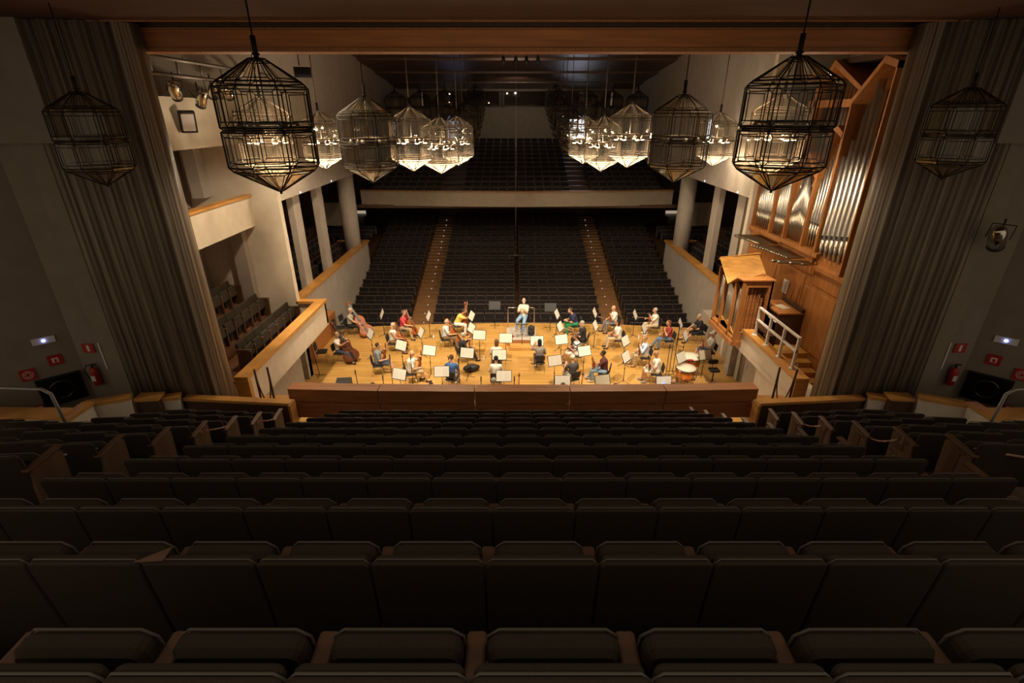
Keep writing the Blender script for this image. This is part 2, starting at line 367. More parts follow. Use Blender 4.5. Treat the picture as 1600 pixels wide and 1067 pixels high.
b = MB().box(4.35, 5.7, 44.6, 44.62, 7.6, 9.3); b.build('window_6', 'daywin', kind='structure')
for (nm, x0, x1, z1) in (('window_7', -5.6, -4.1, 9.15), ('window_8', 4.35, 5.7, 9.25)):
    b = MB()
    for k in range(5):
        xx = x0 + (x1 - x0) * k / 4; b.box(xx - .025, xx + .025, 44.1, 44.16, 7.7, z1)
    for k in range(5):
        zz = 7.7 + (z1 - 7.7) * k / 4; b.box(x0, x1, 44.1, 44.16, zz - .02, zz + .02)
    b.build(nm, 'black', kind='structure')
# ceiling boards stepping down to the rear, flat part above the stage
b = MB()
ys = [29.2, 33.2, 37.2, 41.0, 44.2]; zs = [12.55, 12.15, 11.75, 11.4]
for i in range(4): b.add([(-10, ys[i], zs[i] + .28), (10, ys[i], zs[i] + .28), (10, ys[i + 1], zs[i]), (-10, ys[i + 1], zs[i]), (-10, ys[i], zs[i] + .5), (10, ys[i], zs[i] + .5), (10, ys[i + 1], zs[i] + .5), (-10, ys[i + 1], zs[i] + .5)],
    [(0, 1, 2, 3), (4, 7, 6, 5), (0, 4, 5, 1), (3, 2, 6, 7), (0, 3, 7, 4), (1, 5, 6, 2)])
b.box(-12, 12, 11.8, 29.3, 13.0, 13.2)
struct('ceiling_hall', b, 'ceilwood')
b = MB().box(-13, 13, 3.0, 10.9, 11.12, 11.3); struct('ceiling_choir', b, 'ceilchoir')
# timber beam across the opening
b = MB().box(-9, 9, 11.5, 11.9, 10.72, 11.06); struct('trim_beam', b, 'beam')
b = MB().box(-9, 9, 11.44, 11.90, 10.66, 10.73); b.box(-9, 9, 11.42, 11.5, 11.04, 11.07); b.box(-9, 9, 10.9, 10.96, 11.10, 11.16); struct('trim_beam_edge', b, 'trimwood')
b = MB().box(-9, 9, 11.5, 11.8, 11.06, 13.2); struct('trim_beam_upper', b, 'darkwood')
MB().box(-9, 9, 10.9, 11.55, 11.3, 11.35).build('ceiling_slot', 'darkwood', kind='structure')
# piece of wall closing the box side above
# ---------------- left box
b = MB(); b.box(-7.55, -7.35, 11.75, 17.75, 2.25, 3.1); b.box(-8.3, -7.35, 17.6, 17.75, 2.25, 3.1); b.box(-8.3, -7.35, 11.75, 17.75, 2.2, 2.26); struct('wall_box_front_left', b, 'white')
b = MB(); b.box(-7.66, -7.3, 11.6, 17.8, 3.1, 3.2); b.box(-8.35, -7.66, 17.5, 17.8, 3.1, 3.2); struct('trim_box_rail_left', b, 'cap')
b = MB(); b.box(-7.66, -7.3, 11.6, 11.75, 2.3, 3.1); struct('trim_box_post_left', b, 'oak')
b = MB(); b.box(-8.55, -8.3, 11, 16.9, 0, 2.25); b.box(-8.6, -8.3, 17.35, 17.75, 0, 2.25); struct('wall_stage_left', b, 'concrete')
b = MB(); b.box(-9.3, -8.75, 18.3, 22.2, 0, 1.05); struct('wall_stage_panel_left', b, 'redwood')
b = MB(); b.box(-8.65, -8.6, 16.9, 17.4, 0, 2.2); b.build('door_1', 'steel', kind='structure')
MB().box(-8.62, -8.55, 16.97, 17.03, .9, 1.1).build('door_handle', 'black', kind='structure')
b = MB(); b.box(-9.25, -8.3, 17.5, 17.75, 0, 13); b.box(-11.4, -9.25, 17.5, 17.75, 0, 13); struct('wall_box_end_left', b, 'white')
b = MB(); b.box(-11.6, -11.3, 11.3, 17.6, 2.2, 13); struct('wall_box_back_left', b, 'grey')
b = MB(); b.box(-10.1, -9.65, 17.2, 17.5, 2.2, 6.0); b.box(-10.9, -10.5, 17.0, 17.5, 7, 8.7); struct('wall_box_pilaster_left', b, 'grey')
b = MB(); b.box(-7.55 - 1.2, -7.55, 10.9, 17.6, 2.2, 2.3); struct('floor_box_left', b, 'boxfloor')
b = MB(); b.box(-9.7, -8.6, 13.5, 17.5, 2.2, 2.36); b.box(-10.6, -9.35, 13.2, 17.5, 2.2, 2.8); b.box(-11.4, -10.25, 12.8, 17.5, 2.2, 3.25); struct('floor_box_terrace_left', b, 'boxfloor')
b = MB()
for k, (yy, zz, x1) in enumerate(((13.2, 2.36, -8.35), (12.8, 2.22, -8.35), (13.0, 2.6, -9.4))): b.box(-10.2, x1, yy - .35, yy + .3, 2.0, zz)
struct('floor_box_steps_left', b, 'boxfloor')
# upper box: beam front with cap, floor
b = MB(); b.box(-9.45, -9.25, 11.5, 17.5, 6.0, 6.98); struct('wall_upper_box_front', b, 'white')
b = MB(); b.box(-9.5, -9.2, 11.5, 17.5, 6.98, 7.06); struct('trim_upper_box_rail', b, 'cap')
b = MB(); b.box(-11.4, -9.45, 11.5, 17.5, 6.0, 6.2); struct('floor_upper_box', b, 'boxfloor')
b = MB(); b.box(-9.45, -9.25, 11.5, 17.5, 8.65, 9.95); b.box(-11.4, -9.45, 11.5, 17.5, 8.65, 8.8); struct('wall_top_box_front', b, 'white')
# ---------------- right box
b = MB(); b.box(7.35, 7.6, 11.85, 17.75, 2.45, 3.0); b.box(7.35, 8.3, 17.6, 17.75, 2.25, 3.1); b.box(7.35, 8.3, 11.85, 17.75, 2.3, 2.46); b.box(7.55, 7.75, 10.9, 14.2, .0, 2.5); struct('wall_box_front_right', b, 'white')
b = MB(); b.box(7.3, 7.66, 11.7, 15.1, 3.0, 3.1); struct('trim_box_rail_right', b, 'cap')
b = MB(); b.box(7.3, 7.66, 11.7, 11.85, 2.3, 3.0); struct('trim_box_post_right', b, 'oak')
b = MB(); b.box(8.3, 8.55, 13.5, 16.4, 0, 2.4); b.box(8.3, 8.7, 17.6, 18.0, 0, 2.4); b.box(8.5, 8.9, 17.2, 17.45, 0, 2.4); struct('wall_stage_right', b, 'concrete')
b = MB(); b.box(8.55, 8.6, 16.4, 17.2, 0, 2.2); b.build('door_2', 'steel', kind='structure')
b = MB(); b.box(8.8, 9.3, 18.2, 22.3, 0, 1.05); struct('wall_stage_panel_right', b, 'grey')
b = MB(); b.box(7.6, 9.0, 14.1, 17.6, 2.4, 2.7); struct('floor_box_right', b, 'oak')
b = MB()
for k in range(5): b.box(7.66, 8.99, 13.78 - .34 * k, 14.1 - .34 * k + .02, 1.6, 2.53 - .17 * k)
b.box(7.66, 10.5, 11.3, 12.5, 1.5, 1.72)
struct('floor_box_steps_right', b, 'oak')
for k in (0, 2, 4):
    MB().lathe([(.04, 0), (.04, .01), (.02, .018)], 14, X=Matrix.Rotation(radians(90), 4, 'X')).build('step_light', 'signwhite', loc=(8.55, 13.775 - .34 * k, 2.44 - .17 * k), label='round white step lamp on the %s riser of the steps by the organ' % ('top', '', 'middle', '', 'lowest')[k], category='lamp')
b = MB(); b.box(8.78, 9.4, 19.4, 19.65, -1, 13); struct('wall_pilaster_right', b, 'white')
b = MB(); b.box(11.2, 11.4, 11.2, 19.5, 2, 13); b.box(9.0, 11.4, 19.42, 19.6, 2, 13); struct('wall_box_back_right', b, 'tan')
# ---------------- seating terraces for the choir seats
ROW = [(9.72 - .8 * k, 3.33 + .4225 * k) for k in range(13)]
b = MB()
for k, (y, z) in enumerate(ROW):
    b.box(-8.5, 8.5, y - .2, y + .62 if k else 10.5, 1.0, z - .86)
struct('floor_choir', b, 'terrace')
b = MB()
for k, (y, z) in enumerate(ROW[:12]):
    for s_ in (-1, 1):
        b.box(*sorted((s_ * 4.35, s_ * 5.3)), y - .2, y + .2, z - .9, z - .86 + .21)
struct('floor_choir_aisle', b, 'terrace')
# side passage walls with signs
for s_, nm in ((-1, 'left'), (1, 'right')):
    b = MB()
    b.box(*sorted((s_ * 10.95, s_ * 9.9)), 11.0, 11.2, 1.5, 11.3); b.box(*sorted((s_ * 10.25, s_ * 9.82)), 10.85, 11.0, 1.5, 11.3)
    struct('wall_passage_' + nm, b, 'tan')
    A = Vector((s_ * 10.95, 11.05)); B = Vector((s_ * 14.5, 7.8)); d = (B - A).normalized(); n = Vector((-d.y, d.x)) * .2
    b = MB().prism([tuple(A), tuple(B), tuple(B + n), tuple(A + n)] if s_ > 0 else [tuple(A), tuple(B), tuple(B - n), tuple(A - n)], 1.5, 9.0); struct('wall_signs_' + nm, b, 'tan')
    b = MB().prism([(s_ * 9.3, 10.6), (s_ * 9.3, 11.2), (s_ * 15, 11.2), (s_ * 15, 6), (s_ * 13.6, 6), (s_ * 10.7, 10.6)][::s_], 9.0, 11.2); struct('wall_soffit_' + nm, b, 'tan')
    b = MB().box(*sorted((s_ * 8.5, s_ * 15)), 1, 11.2, 2.0, 2.35); struct('floor_passage_' + nm, b, 'terrace')
    # stepped side parapet: oak faced piece, then white recess, oak piece, long white piece, outer piece
    def para(nm2, p0, p1, z0, z1, mt, cap=True, th=.2):
        p0 = Vector((s_ * p0[0], p0[1])); p1 = Vector((s_ * p1[0], p1[1])); d = (p1 - p0).normalized(); n = Vector((-d.y, d.x)) * th
        if n.y < 0: n = -n
        MB().prism([tuple(p0), tuple(p1), tuple(p1 + n), tuple(p0 + n)], z0, z1).build('wall_%s_%s' % (nm2, nm), mt, kind='structure')
        if cap:
            e = d * .03; nn = n * .15
            MB().prism([tuple(p0 - e - nn), tuple(p1 + e - nn), tuple(p1 + e + n + nn), tuple(p0 - e + n + nn)], z1, z1 + .07).build('trim_%s_%s' % (nm2, nm), 'cap', kind='structure')
    para('parapet_side', (5.72, 10.38), (8.4, 10.62), 1.6, 3.08, 'darkwood', th=.16)
    MB().box(*sorted((s_ * 5.66, s_ * 5.72)), 10.3, 10.6, 1.6, 3.12).build('trim_parapet_end_' + nm, 'oak', kind='structure')
    para('parapet_recess', (8.42, 10.45), (8.75, 10.35), 1.8, 3.22, 'white')
    para('parapet_block', (8.72, 10.2), (9.2, 10.15), 1.8, 3.34, 'darkwood', th=.25)
    para('parapet_long', (9.2, 9.98), (9.97, 9.65), 1.8, 3.48, 'white')
    para('parapet_return', (9.97, 9.65), (9.97, 9.0), 2.2, 3.55, 'white')
    para('parapet_outer', (9.97, 9.0), (13.5, 9.05), 2.2, 3.6, 'white', th=.3)
# front parapet between the seats and the stage: one thing with five panels
pr_ = thing('wooden_parapet', 'long reddish wooden parapet in five panels between the front seat row and the stage', 'parapet', (0, 10.9, 2.3))
pts = [(-6.02, 11.02), (-3.7, 10.93), (-1.25, 10.9), (1.17, 10.9), (3.6, 10.93), (5.98, 11.02)]
for i in range(5):
    a = Vector(pts[i]) - Vector((0, 10.9)); c = Vector(pts[i + 1]) - Vector((0, 10.9)); d = (c - a).normalized() * .012; n = Vector((-d.y, d.x)).normalized()
    def P4(o0, o1, e=0): return [tuple(a + d + n * o0), tuple(c - d + n * o0), tuple(c - d + n * o1), tuple(a + d + n * o1)]
    MB().prism(P4(0, .33), .52, .86).build('panel', 'redwood', pr_)
    MB().prism(P4(-.015, .345), .86, .88).build('cap', 'beam', pr_)
    MB().prism(P4(.05, .3), .0, .44).build('lower_board', 'redwood', pr_)
    b = MB()
    for t in (.12, .5, .88):
        q = a + (c - a) * t; b.box(q.x - .02, q.x + .02, q.y + .1, q.y + .2, .43, .53)
    b.build('spacer', 'seatwood', pr_)

# =================================================================== SEATS
def make_seat(label):
    t = thing('theatre_seat', label, 'seat')
    X = Matrix.Translation((0, .0, .85)) @ Matrix.Rotation(radians(4), 4, 'X') @ Matrix.Translation((0, 0, -.85))
    MB().rbox(-.270, .270, 0, .025, .02, .85, .03, X=X).build('back_shell', 'fabric', t)
    bk = MB().rbox(-.262, .262, .025, .065, .36, .846, .035, X=X).build('backrest', 'fabric', t)
    MB().tube([(X @ Vector(p)) for p in ((-.270, .025, .35), (-.270, .025, .82), (-.242, .025, .853), (.242, .025, .853), (.270, .025, .82), (.270, .025, .35))], .005, 6).build('piping', 'piping', bk)
    X2 = Matrix.Translation((0, .27, .40)) @ Matrix.Rotation(radians(8), 4, 'X')
    cu = MB().rbox(-.232, .232, -.045, .045, -.05, .308, .05, X=X2).build('seat_cushion', 'fabric', t)
    MB().tube([(X2 @ Vector(p)) for p in ((-.232, .04, 0), (-.232, .04, .265), (-.19, .04, .310), (.19, .04, .310), (.232, .04, .265), (.232, .04, 0))], .006, 6).build('piping', 'piping', cu)
    b = MB(); b.rbox(-.312, -.238, .12, .33, .585, .62, .015, axis='y'); b.box(-.305, -.245, .18, .32, .0, .585); b.build('armrest', 'seatwood', t)
    return t
def side_panel(t, x, mt='endwood'):
    b = MB(); b.prism_x([(.0, .0), (.42, .0), (.46, .60), (.30, .66), (.04, .66)], x - .02, x + .02); o = b.build('end_panel', mt, t); o['label'] = 'light wooden end panel'
    b = MB(); b.rbox(x - .04, x + .04, .0, .48, .645, .68, .012, axis='y'); b.build('armrest', 'seatwood', t)
seat0 = None; n_indiv = 0
def place_seat(loc, rotz, label, group):
    global seat0, n_indiv
    n_indiv += 1
    if seat0 is None:
        seat0 = make_seat(label); seat0.location = loc; seat0.rotation_euler = (0, 0, rotz); seat0['group'] = group; KIDS[seat0] = [(c, list(c.children)) for c in seat0.children]; return seat0
    return dup(seat0, loc, rotz, label, group)
for k, (y, z) in enumerate(ROW):
    if k > 11: continue
    xs = [-4.28 + .55 * (i + .5) for i in range(15)]
    vis = []
    for i, x in enumerate(xs):
        q = proj(x, y + .2, z)
        if q and -160 < q[0] < 1760: vis.append((i, x))
    whole = len(vis) == 15
    for n, (i, x) in enumerate(vis):
        rowname = 'front row at the parapet' if k == 0 else '%s row up from the parapet' % ordn(k)
        lab = 'dark theatre seat, %s, %s from %s' % (rowname, ordn(n), 'the left aisle' if whole else 'the left edge')
        t = place_seat((x, y, z - .85), 0, lab, 'dark seats in the block behind the stage')
        if i == 14: side_panel(t, .275)
for s_, nm in ((-1, 'left'), (1, 'right')):
    for k in range(1, 8):
        y, z = ROW[k]; ang = radians(4) * -s_
        nseat = 4 if k < 4 else 6 if k < 7 else 5
        for i in range(nseat):
            d = .3 + .6 * i
            x = s_ * (5.40 + d * cos(ang)); yy = y + .02 + abs(sin(ang)) * d
            q = proj(x, yy, z)
            if not q or not (-70 < q[0] < 1670): continue
            lab = 'dark seat in the %s side block, %s row from its front, %s from the aisle' % (nm, ordn(k - 1), ordn(i))
            t = place_seat((x, yy, z - .85), ang, lab, 'dark seats in the %s side block' % nm)
            t.scale = (1.09, 1, 1)
            if i == 0: side_panel(t, -s_ * .275)
# left box rows facing the stage
for r_, (X0, z, ya, n) in enumerate(((-8.7, 3.2, 13.95, 7), (-9.6, 3.65, 13.6, 7), (-10.5, 4.13, 13.6, 7))):
    for i in range(n):
        yy = ya + .54 * i
        lab = 'dark seat in the left box, %s row from its rail, %s from the curtain' % (ordn(r_), ordn(i))
        t = place_seat((X0, yy, z - .85), radians(-90), lab, 'dark seats in the box at the left')
        if i == 0: side_panel(t, .275, 'seatwood')
        if i == n - 1: side_panel(t, -.275, 'seatwood')
# stalls, facing the stage
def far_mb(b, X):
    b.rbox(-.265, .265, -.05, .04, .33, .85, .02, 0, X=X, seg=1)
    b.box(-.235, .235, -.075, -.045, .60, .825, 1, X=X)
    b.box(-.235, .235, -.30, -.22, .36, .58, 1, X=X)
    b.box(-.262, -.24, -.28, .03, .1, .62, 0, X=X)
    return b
def far_proto(label):
    t = thing('theatre_seat', label, 'seat')
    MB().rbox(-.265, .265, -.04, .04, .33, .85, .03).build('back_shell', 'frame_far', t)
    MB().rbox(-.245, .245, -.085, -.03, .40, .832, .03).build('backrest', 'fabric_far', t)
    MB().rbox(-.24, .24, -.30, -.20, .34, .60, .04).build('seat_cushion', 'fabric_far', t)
    b = MB(); b.box(-.275, -.25, -.30, .03, .0, .60); b.rbox(-.29, -.24, -.32, .02, .60, .63, .01); b.build('armrest', 'frame_far', t)
    return t
cand = []
for j, (y, z) in enumerate(SJ[:17]):
    nrow = ordn(j)
    for sd in (-1, 1):
        for i in range(8): cand.append((sd * (.14 + .565 * (i + .5)), y, z - .85, 0, 'dark stalls seat, %s row from the stage, %s %s of the centre gap' % (nrow, ordn(i), 'left' if sd < 0 else 'right')))
    for sd in (-1, 1):
        n = 6 if j < 12 else 6
        for i in range(n): cand.append((sd * (6.06 + .555 * (i + .5)), y + .05 * i * 0, z - .85, 0, 'dark stalls seat in the %s block, %s row from the stage, %s from the aisle' % ('left' if sd < 0 else 'right', nrow, ordn(i))))
for j, (y, z) in enumerate(UJ):
    for sd in (-1, 1):
        for i in range(6): cand.append((sd * (.05 + .56 * (i + .5)), y, z - .85, 0, ''))
        for i in range(8): cand.append((sd * (4.75 + .56 * (i + .5)), y, z - .85, 0, ''))
for s_ in (-1, 1):
    for r_ in range(3):
        for i in range(16): cand.append((s_ * (10.62 + .9 * r_), 20.1 + .58 * i, 1.85 + .45 * r_, s_ * radians(-90), ''))
    for i in range(12): cand.append((s_ * (9.9 + .5 * (i % 6)), 33.2 + 1.2 * (i // 6), 1.75, 0, ''))
cand.sort(key=lambda c: (c[4] == '', c[1]))
fp = None; rest = MB()
N_FAR = max(0, 300 - n_indiv)
for c in cand:
    X = Matrix.Translation(c[:3]) @ Matrix.Rotation(c[3], 4, 'Z')
    if N_FAR > 0 and c[4]:
        N_FAR -= 1
        if fp is None:
            fp = far_proto(c[4]); fp.location = c[:3]; fp['group'] = 'dark stalls seats facing the stage'; KIDS[fp] = [(q, []) for q in fp.children]
        else: dup(fp, c[:3], c[3], c[4], 'dark stalls seats facing the stage')
    else: far_mb(rest, X)
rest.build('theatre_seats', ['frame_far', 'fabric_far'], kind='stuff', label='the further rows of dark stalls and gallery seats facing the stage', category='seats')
# =================================================================== CURTAIN PANELS
for s_, nm in ((-1, 'left'), (1, 'right')):
    path = [(7.56, 11.38), (7.58, 11.18), (7.70, 11.05)]
    P0 = Vector((7.70, 11.05)); P1 = Vector((9.75, 10.80)); N = 150
    front = []
    for i in range(N + 1):
        t = i / N; q = P0.lerp(P1, t); nrm = Vector((-.12, -.99)).normalized()
        bulge = .16 * sin(pi * t) + .022 * sin(t * 2 * pi * 26) + .055 * sin(t * 2 * pi * 6.5 + 1)
        front.append(tuple(q + nrm * bulge))
    poly = path[:2] + front + [(9.8, 10.85), (9.8, 11.1), (7.9, 11.4)]
    poly = [(s_ * x, y) for x, y in poly]
    t = thing('fluted_curtain', 'tall brown fluted curtain panel at the %s edge of the stage opening' % nm, 'curtain', (s_ * 8.4, 10.6, 2.36), group='tall curtains flanking the stage')
    b = MB().prism([(x - s_ * 8.4, y - 10.6) for x, y in poly], 0.0, 8.75)
    b.sm = [i > 1 for i in range(len(b.sm))]
    b.build('fabric', 'curtain', t)
    b = MB()
    for k in range(5): b.lathe([(.035, 0), (.035, 8.74)], 10, (s_ * (7.60 + .045 * k) - s_ * 8.4, .50 - .035 * k, 0))
    b.build('edge_fold', 'curtain_edge', t)

# =================================================================== CHANDELIERS
def make_chandelier(lit, label):
    t = thing('glass_chandelier', label, 'chandelier')
    N = 8; ph = pi / 8
    # (radius, z) rings; origin at centre of waist
    RINGS = [(.13, 1.0), (.68, .66), (.745, .59), (.745, .0), (.70, -.035), (.745, -.07), (.745, -.60), (.68, -.67), (.045, -1.02)]
    def pt(i, k, f=1.0):
        r, z = RINGS[i]; a = 2 * pi * (k % N) / N + ph; return Vector((r * f * cos(a), r * f * sin(a), z))
    up = MB(); low = MB()
    for i in range(len(RINGS) - 1):
        g = up if i < 6 else low
        for k in range(N): g.add([pt(i, k), pt(i, k + 1), pt(i + 1, k + 1), pt(i + 1, k)], [(0, 1, 2, 3)])
    up.build('glass_body', 'glass', t)
    low.build('glass_tip', 'glass_cone', t)
    cm = MB()
    R = .0115
    for i in range(len(RINGS)):
        for k in range(N): cm.tube([pt(i, k), pt(i, k + 1)], R, 4, smooth=False)
    for k in range(N): cm.tube([pt(i, k) for i in range(len(RINGS))], R, 4, smooth=False)
    # inner framing bars of each facet: roof, two drums, tip
    for (i0, i1, mg) in ((0, 1, .14), (2, 3, .12), (5, 6, .12), (7, 8, .14)):
        for k in range(N):
            A, B, Cc, D = pt(i0, k), pt(i0, k + 1), pt(i1, k + 1), pt(i1, k)
            def q(u, v): return (A.lerp(B, u)).lerp(D.lerp(Cc, u), v)
            m1, m2 = mg, 1 - mg
            cs = [q(m1, .14), q(m2, .14), q(m2, .86), q(m1, .86)]
            for e in range(4): cm.tube([cs[e], cs[(e + 1) % 4]], R * .7, 4, smooth=False)
            for e, o in zip(cs, (A, B, Cc, D)): cm.tube([e, o], R * .6, 4, smooth=False)
    cm.build('lead_frame', 'came' if not lit else 'brass', t)  # lit lanterns get a paler metal, their glow put into the frame colour
    rd = MB(); rd.tube([(0, 0, .97), (0, 0, 1.32)], .04, 8); rd.tube([(0, 0, 1.05), (0, 0, 1.08)], .06, 8); rd.tube([(0, 0, -1.07), (0, 0, -1.0)], .022, 8)
    rd.build('cap', 'came', t)
    lr = MB(); lr.tube([(.45 * cos(2 * pi * k / 24), .45 * sin(2 * pi * k / 24), .06) for k in range(24)], .02, 6, closed=True)
    for k in range(4): lr.tube([(.45 * cos(pi / 2 * k), .45 * sin(pi / 2 * k), .06), (0, 0, .06)], .012, 5)
    lr.tube([(0, 0, .06), (0, 0, 1.0)], .014, 6)
    lr.build('lamp_ring', 'brass', t)
    for k in range(6):
        a = 2 * pi * k / 6; c = (.45 * cos(a), .45 * sin(a), 0)
        bb = MB().lathe([(.02, .06), (.04, .02), (.085, -.06), (.08, -.09)], 12, c).build('reflector_bulb', 'bulb_off', t)
        if lit: MB().ell((c[0], c[1], -.10), (.07, .07, .025), 10).build('glowing_face', 'bulb_on', bb)
    return t
def ceil_z(y):
    if y < 29.2: return 13.0
    i = 0 if y < 33.2 else 1 if y < 37.2 else 2 if y < 41 else 3
    return zs[i] + .28 * (1 - (y - ys[i]) / (ys[i + 1] - ys[i]))
proto_on = None; proto_off = None
# x, y, z of the waist, lit, rod top, which
CH = [
 (-4.35, 9.04, 9.32, 0, 11.15, 'big unlit glass chandelier near the camera, left of the middle'),
 (4.22, 9.0, 9.34, 0, 11.15, 'big unlit glass chandelier near the camera, in front of the organ'),
 (-7.58, 9.32, 9.12, 0, 11.15, 'unlit glass chandelier hanging against the left curtain'),
 (7.72, 9.72, 9.20, 0, 11.15, 'unlit glass chandelier hanging against the right curtain'),
 (-4.02, 13.96, 8.90, 0, 13.0, 'unlit medium glass chandelier on the left just beyond the timber beam'),
 (3.90, 13.53, 8.96, 0, 13.0, 'unlit medium glass chandelier on the right just beyond the timber beam'),
 (-7.05, 14.81, 8.92, 1, 13.0, 'lit glass chandelier seen through the big left chandelier, before the left box'),
 (6.98, 14.85, 9.0, 1, 13.0, 'lit glass chandelier seen through the big right chandelier, before the organ'),
 (-3.78, 18.6, 8.74, 1, 13.0, 'lit glass chandelier over the stage, nearest of the left inner row'),
 (3.81, 18.83, 8.84, 1, 13.0, 'lit glass chandelier over the stage, nearest of the right inner row'),
 (-7.6, 20.6, 8.62, 1, 13.0, 'lit glass chandelier over the left edge of the stage'),
 (8.15, 22.2, 8.60, 1, 13.0, 'lit glass chandelier over the right edge of the stage'),
 (-3.10, 20.9, 8.42, 1, 13.0, 'lit glass chandelier second in the left inner row over the stage'),
 (3.35, 21.6, 8.45, 1, 13.0, 'lit glass chandelier second in the right inner row over the stage'),
 (-2.75, 24.2, 8.44, 1, 13.0, 'lit glass chandelier third in the left inner row, smaller and further back'),
 (3.05, 24.9, 8.45, 1, 13.0, 'lit glass chandelier third in the right inner row, smaller and further back'),
]
for s_, nm in ((-1, 'left'), (1, 'right')):
    for i, (x, y, z) in enumerate(((2.75, 27.6, 8.75), (2.75, 30.6, 9.1), (2.8, 33.6, 9.45), (2.85, 36.4, 9.8), (2.9, 39.2, 10.15), (2.95, 41.6, 10.5))):
        CH.append((s_ * x - .05, y, z, 0, ceil_z(y) + .02, 'unlit far glass chandelier above the audience seats, %s in the %s chain' % (ordn(i), nm)))
    for i, (x, y, z) in enumerate(((8.3, 37.9, 10.0), (6.75, 38.8, 10.05), (5.1, 39.8, 10.15))):
        CH.append((s_ * x, y, z, 0, ceil_z(y) + .02, 'faint unlit chandelier near the rear wall, %s from the %s side' % (ordn(i), nm)))
KL = 430
for (x, y, z, lit, top, lab) in CH:
    if lit:
        if proto_on is None: t = proto_on = make_chandelier(True, lab); KIDS[t] = [(c, list(c.children)) for c in t.children]
        else: t = dup(proto_on, label=lab)
        g = 'lit glass chandeliers above the stage'
        lamp('chandelier_bulbs', 'SPOT', (x, y, z - .13), KL, WARM, rot=(0, 0, 0), spot_size=radians(165), spot_blend=.5, shadow_soft_size=.12)
        lamp('chandelier_glow', 'POINT', (x, y, z + .02), 130, WARM, shadow_soft_size=.08)
    else:
        if proto_off is None: t = proto_off = make_chandelier(False, lab); KIDS[t] = [(c, list(c.children)) for c in t.children]
        else: t = dup(proto_off, label=lab)
        g = 'unlit glass chandeliers'
    t.location = (x, y, z); t['label'] = lab; t['group'] = g; t.rotation_euler = (0, 0, atan2(y, x + .3) + pi / 2 + (.12 if x > 0 else -.12))
    sc = .74 if abs(x) > 7.5 and y < 10 else 1; t.scale = (sc, sc, sc)
    rod = MB().tube([(0, 0, 1.05), (0, 0, (top - z) / sc)], .014 if y < 16 else .018, 6); o = rod.build('hanging_rod', 'came' if y < 15 else 'brass', t)

# =================================================================== PIPE ORGAN (right)
OX = 9.0
org = thing('pipe_organ', 'large oak pipe organ with tall tin pipes on the right wall above its console', 'organ', (OX, 16, 2.7))
def OP(b, name, m, label=None, X=None):
    for i, p in enumerate(b.v): b.v[i] = (p[0] - OX, p[1] - 16, p[2] - 2.7)
    o = b.build(name, m, org)
    if label: o['label'] = label
    return o
b = MB(); b.box(OX, OX + .25, 11.3, 19.4, 2.7, 5.62); b.box(OX, OX + .25, 11.3, 14.1, 1.5, 2.7); OP(b, 'lower_case', 'organwood')
for (y0, y1, z0, z1) in ((11.4, 13.35, 2.75, 5.1), (13.45, 15.1, 2.75, 4.6), (15.2, 16.9, 3.6, 4.9), (17.0, 18.1, 2.75, 5.3), (18.2, 19.3, 2.75, 5.4), (13.45, 14.7, 4.75, 5.4), (14.8, 16.9, 5.0, 5.45)):
    b = MB(); b.rbox(OX - .025, OX, y0, y1, z0, z1, .02, axis='x'); OP(b, 'case_panel', 'organwood')
for y in (12.3, 12.42):
    b = MB().tube([(OX - .04, y, 3.75), (OX - .04, y, 3.95)], .012, 6); OP(b, 'door_handle', 'black')
# impost ledges
for (y0, y1, z) in ((16.95, 19.4, 5.66), (14.75, 16.95, 5.70), (13.2, 14.75, 5.36)):
    b = MB(); b.box(OX - .12, OX + .5, y0, y1, z - .13, z); OP(b, 'impost', 'organwood')
# posts and gabled compartments: y0, y1, ceiling at y0(right), apex, left ; z base
comps = [(13.52, 14.98, 10.70, (14.02, 10.85), 9.9, 5.36), (14.98, 15.78, 9.08, (15.32, 9.25), 8.8, 5.70), (15.78, 16.95, 7.9, (16.4, 8.5), 7.9, 5.70), (16.95, 17.95, 8.4, (17.2, 8.75), 7.8, 5.66), (17.95, 19.35, 7.6, (18.6, 8.6), 7.5, 5.66)]
for (y0, y1, zr, ap, zl, zb) in comps:
    b = MB()
    b.box(OX - .1, OX + .12, y0, y0 + .05, zb, zr); b.box(OX - .1, OX + .12, y1 - .05, y1, zb, zl)
    b.box(OX + .12, OX + .34, y0 + .0, y0 + .03, zb, zr); b.box(OX + .12, OX + .34, y1 - .03, y1, zb, zl)
    OP(b, 'case_post', 'organwood')
    b = MB(); b.prism_x([(y0, zr), (ap[0], ap[1]), (y1, zl), (y1, zl - .16), (ap[0], ap[1] - .16), (y0, zr - .16)], OX - .12, OX + .62); OP(b, 'gable', 'organwood')
b = MB()
for i in range(9): b.tube([(OX + .2, 14.75 - .11 * i, 8.3 + .25 * i), (OX + .2, 14.4 - .10 * i, 9.5 + .12 * i)], .012, 5)
OP(b, 'lattice', 'seatwood')
b = MB(); b.box(OX + .36, OX + .42, 13.5, 19.4, 5.5, 8.4); b.box(OX + .36, OX + .42, 13.5, 15, 8.4, 9.9); OP(b, 'back_board', 'darkwood')
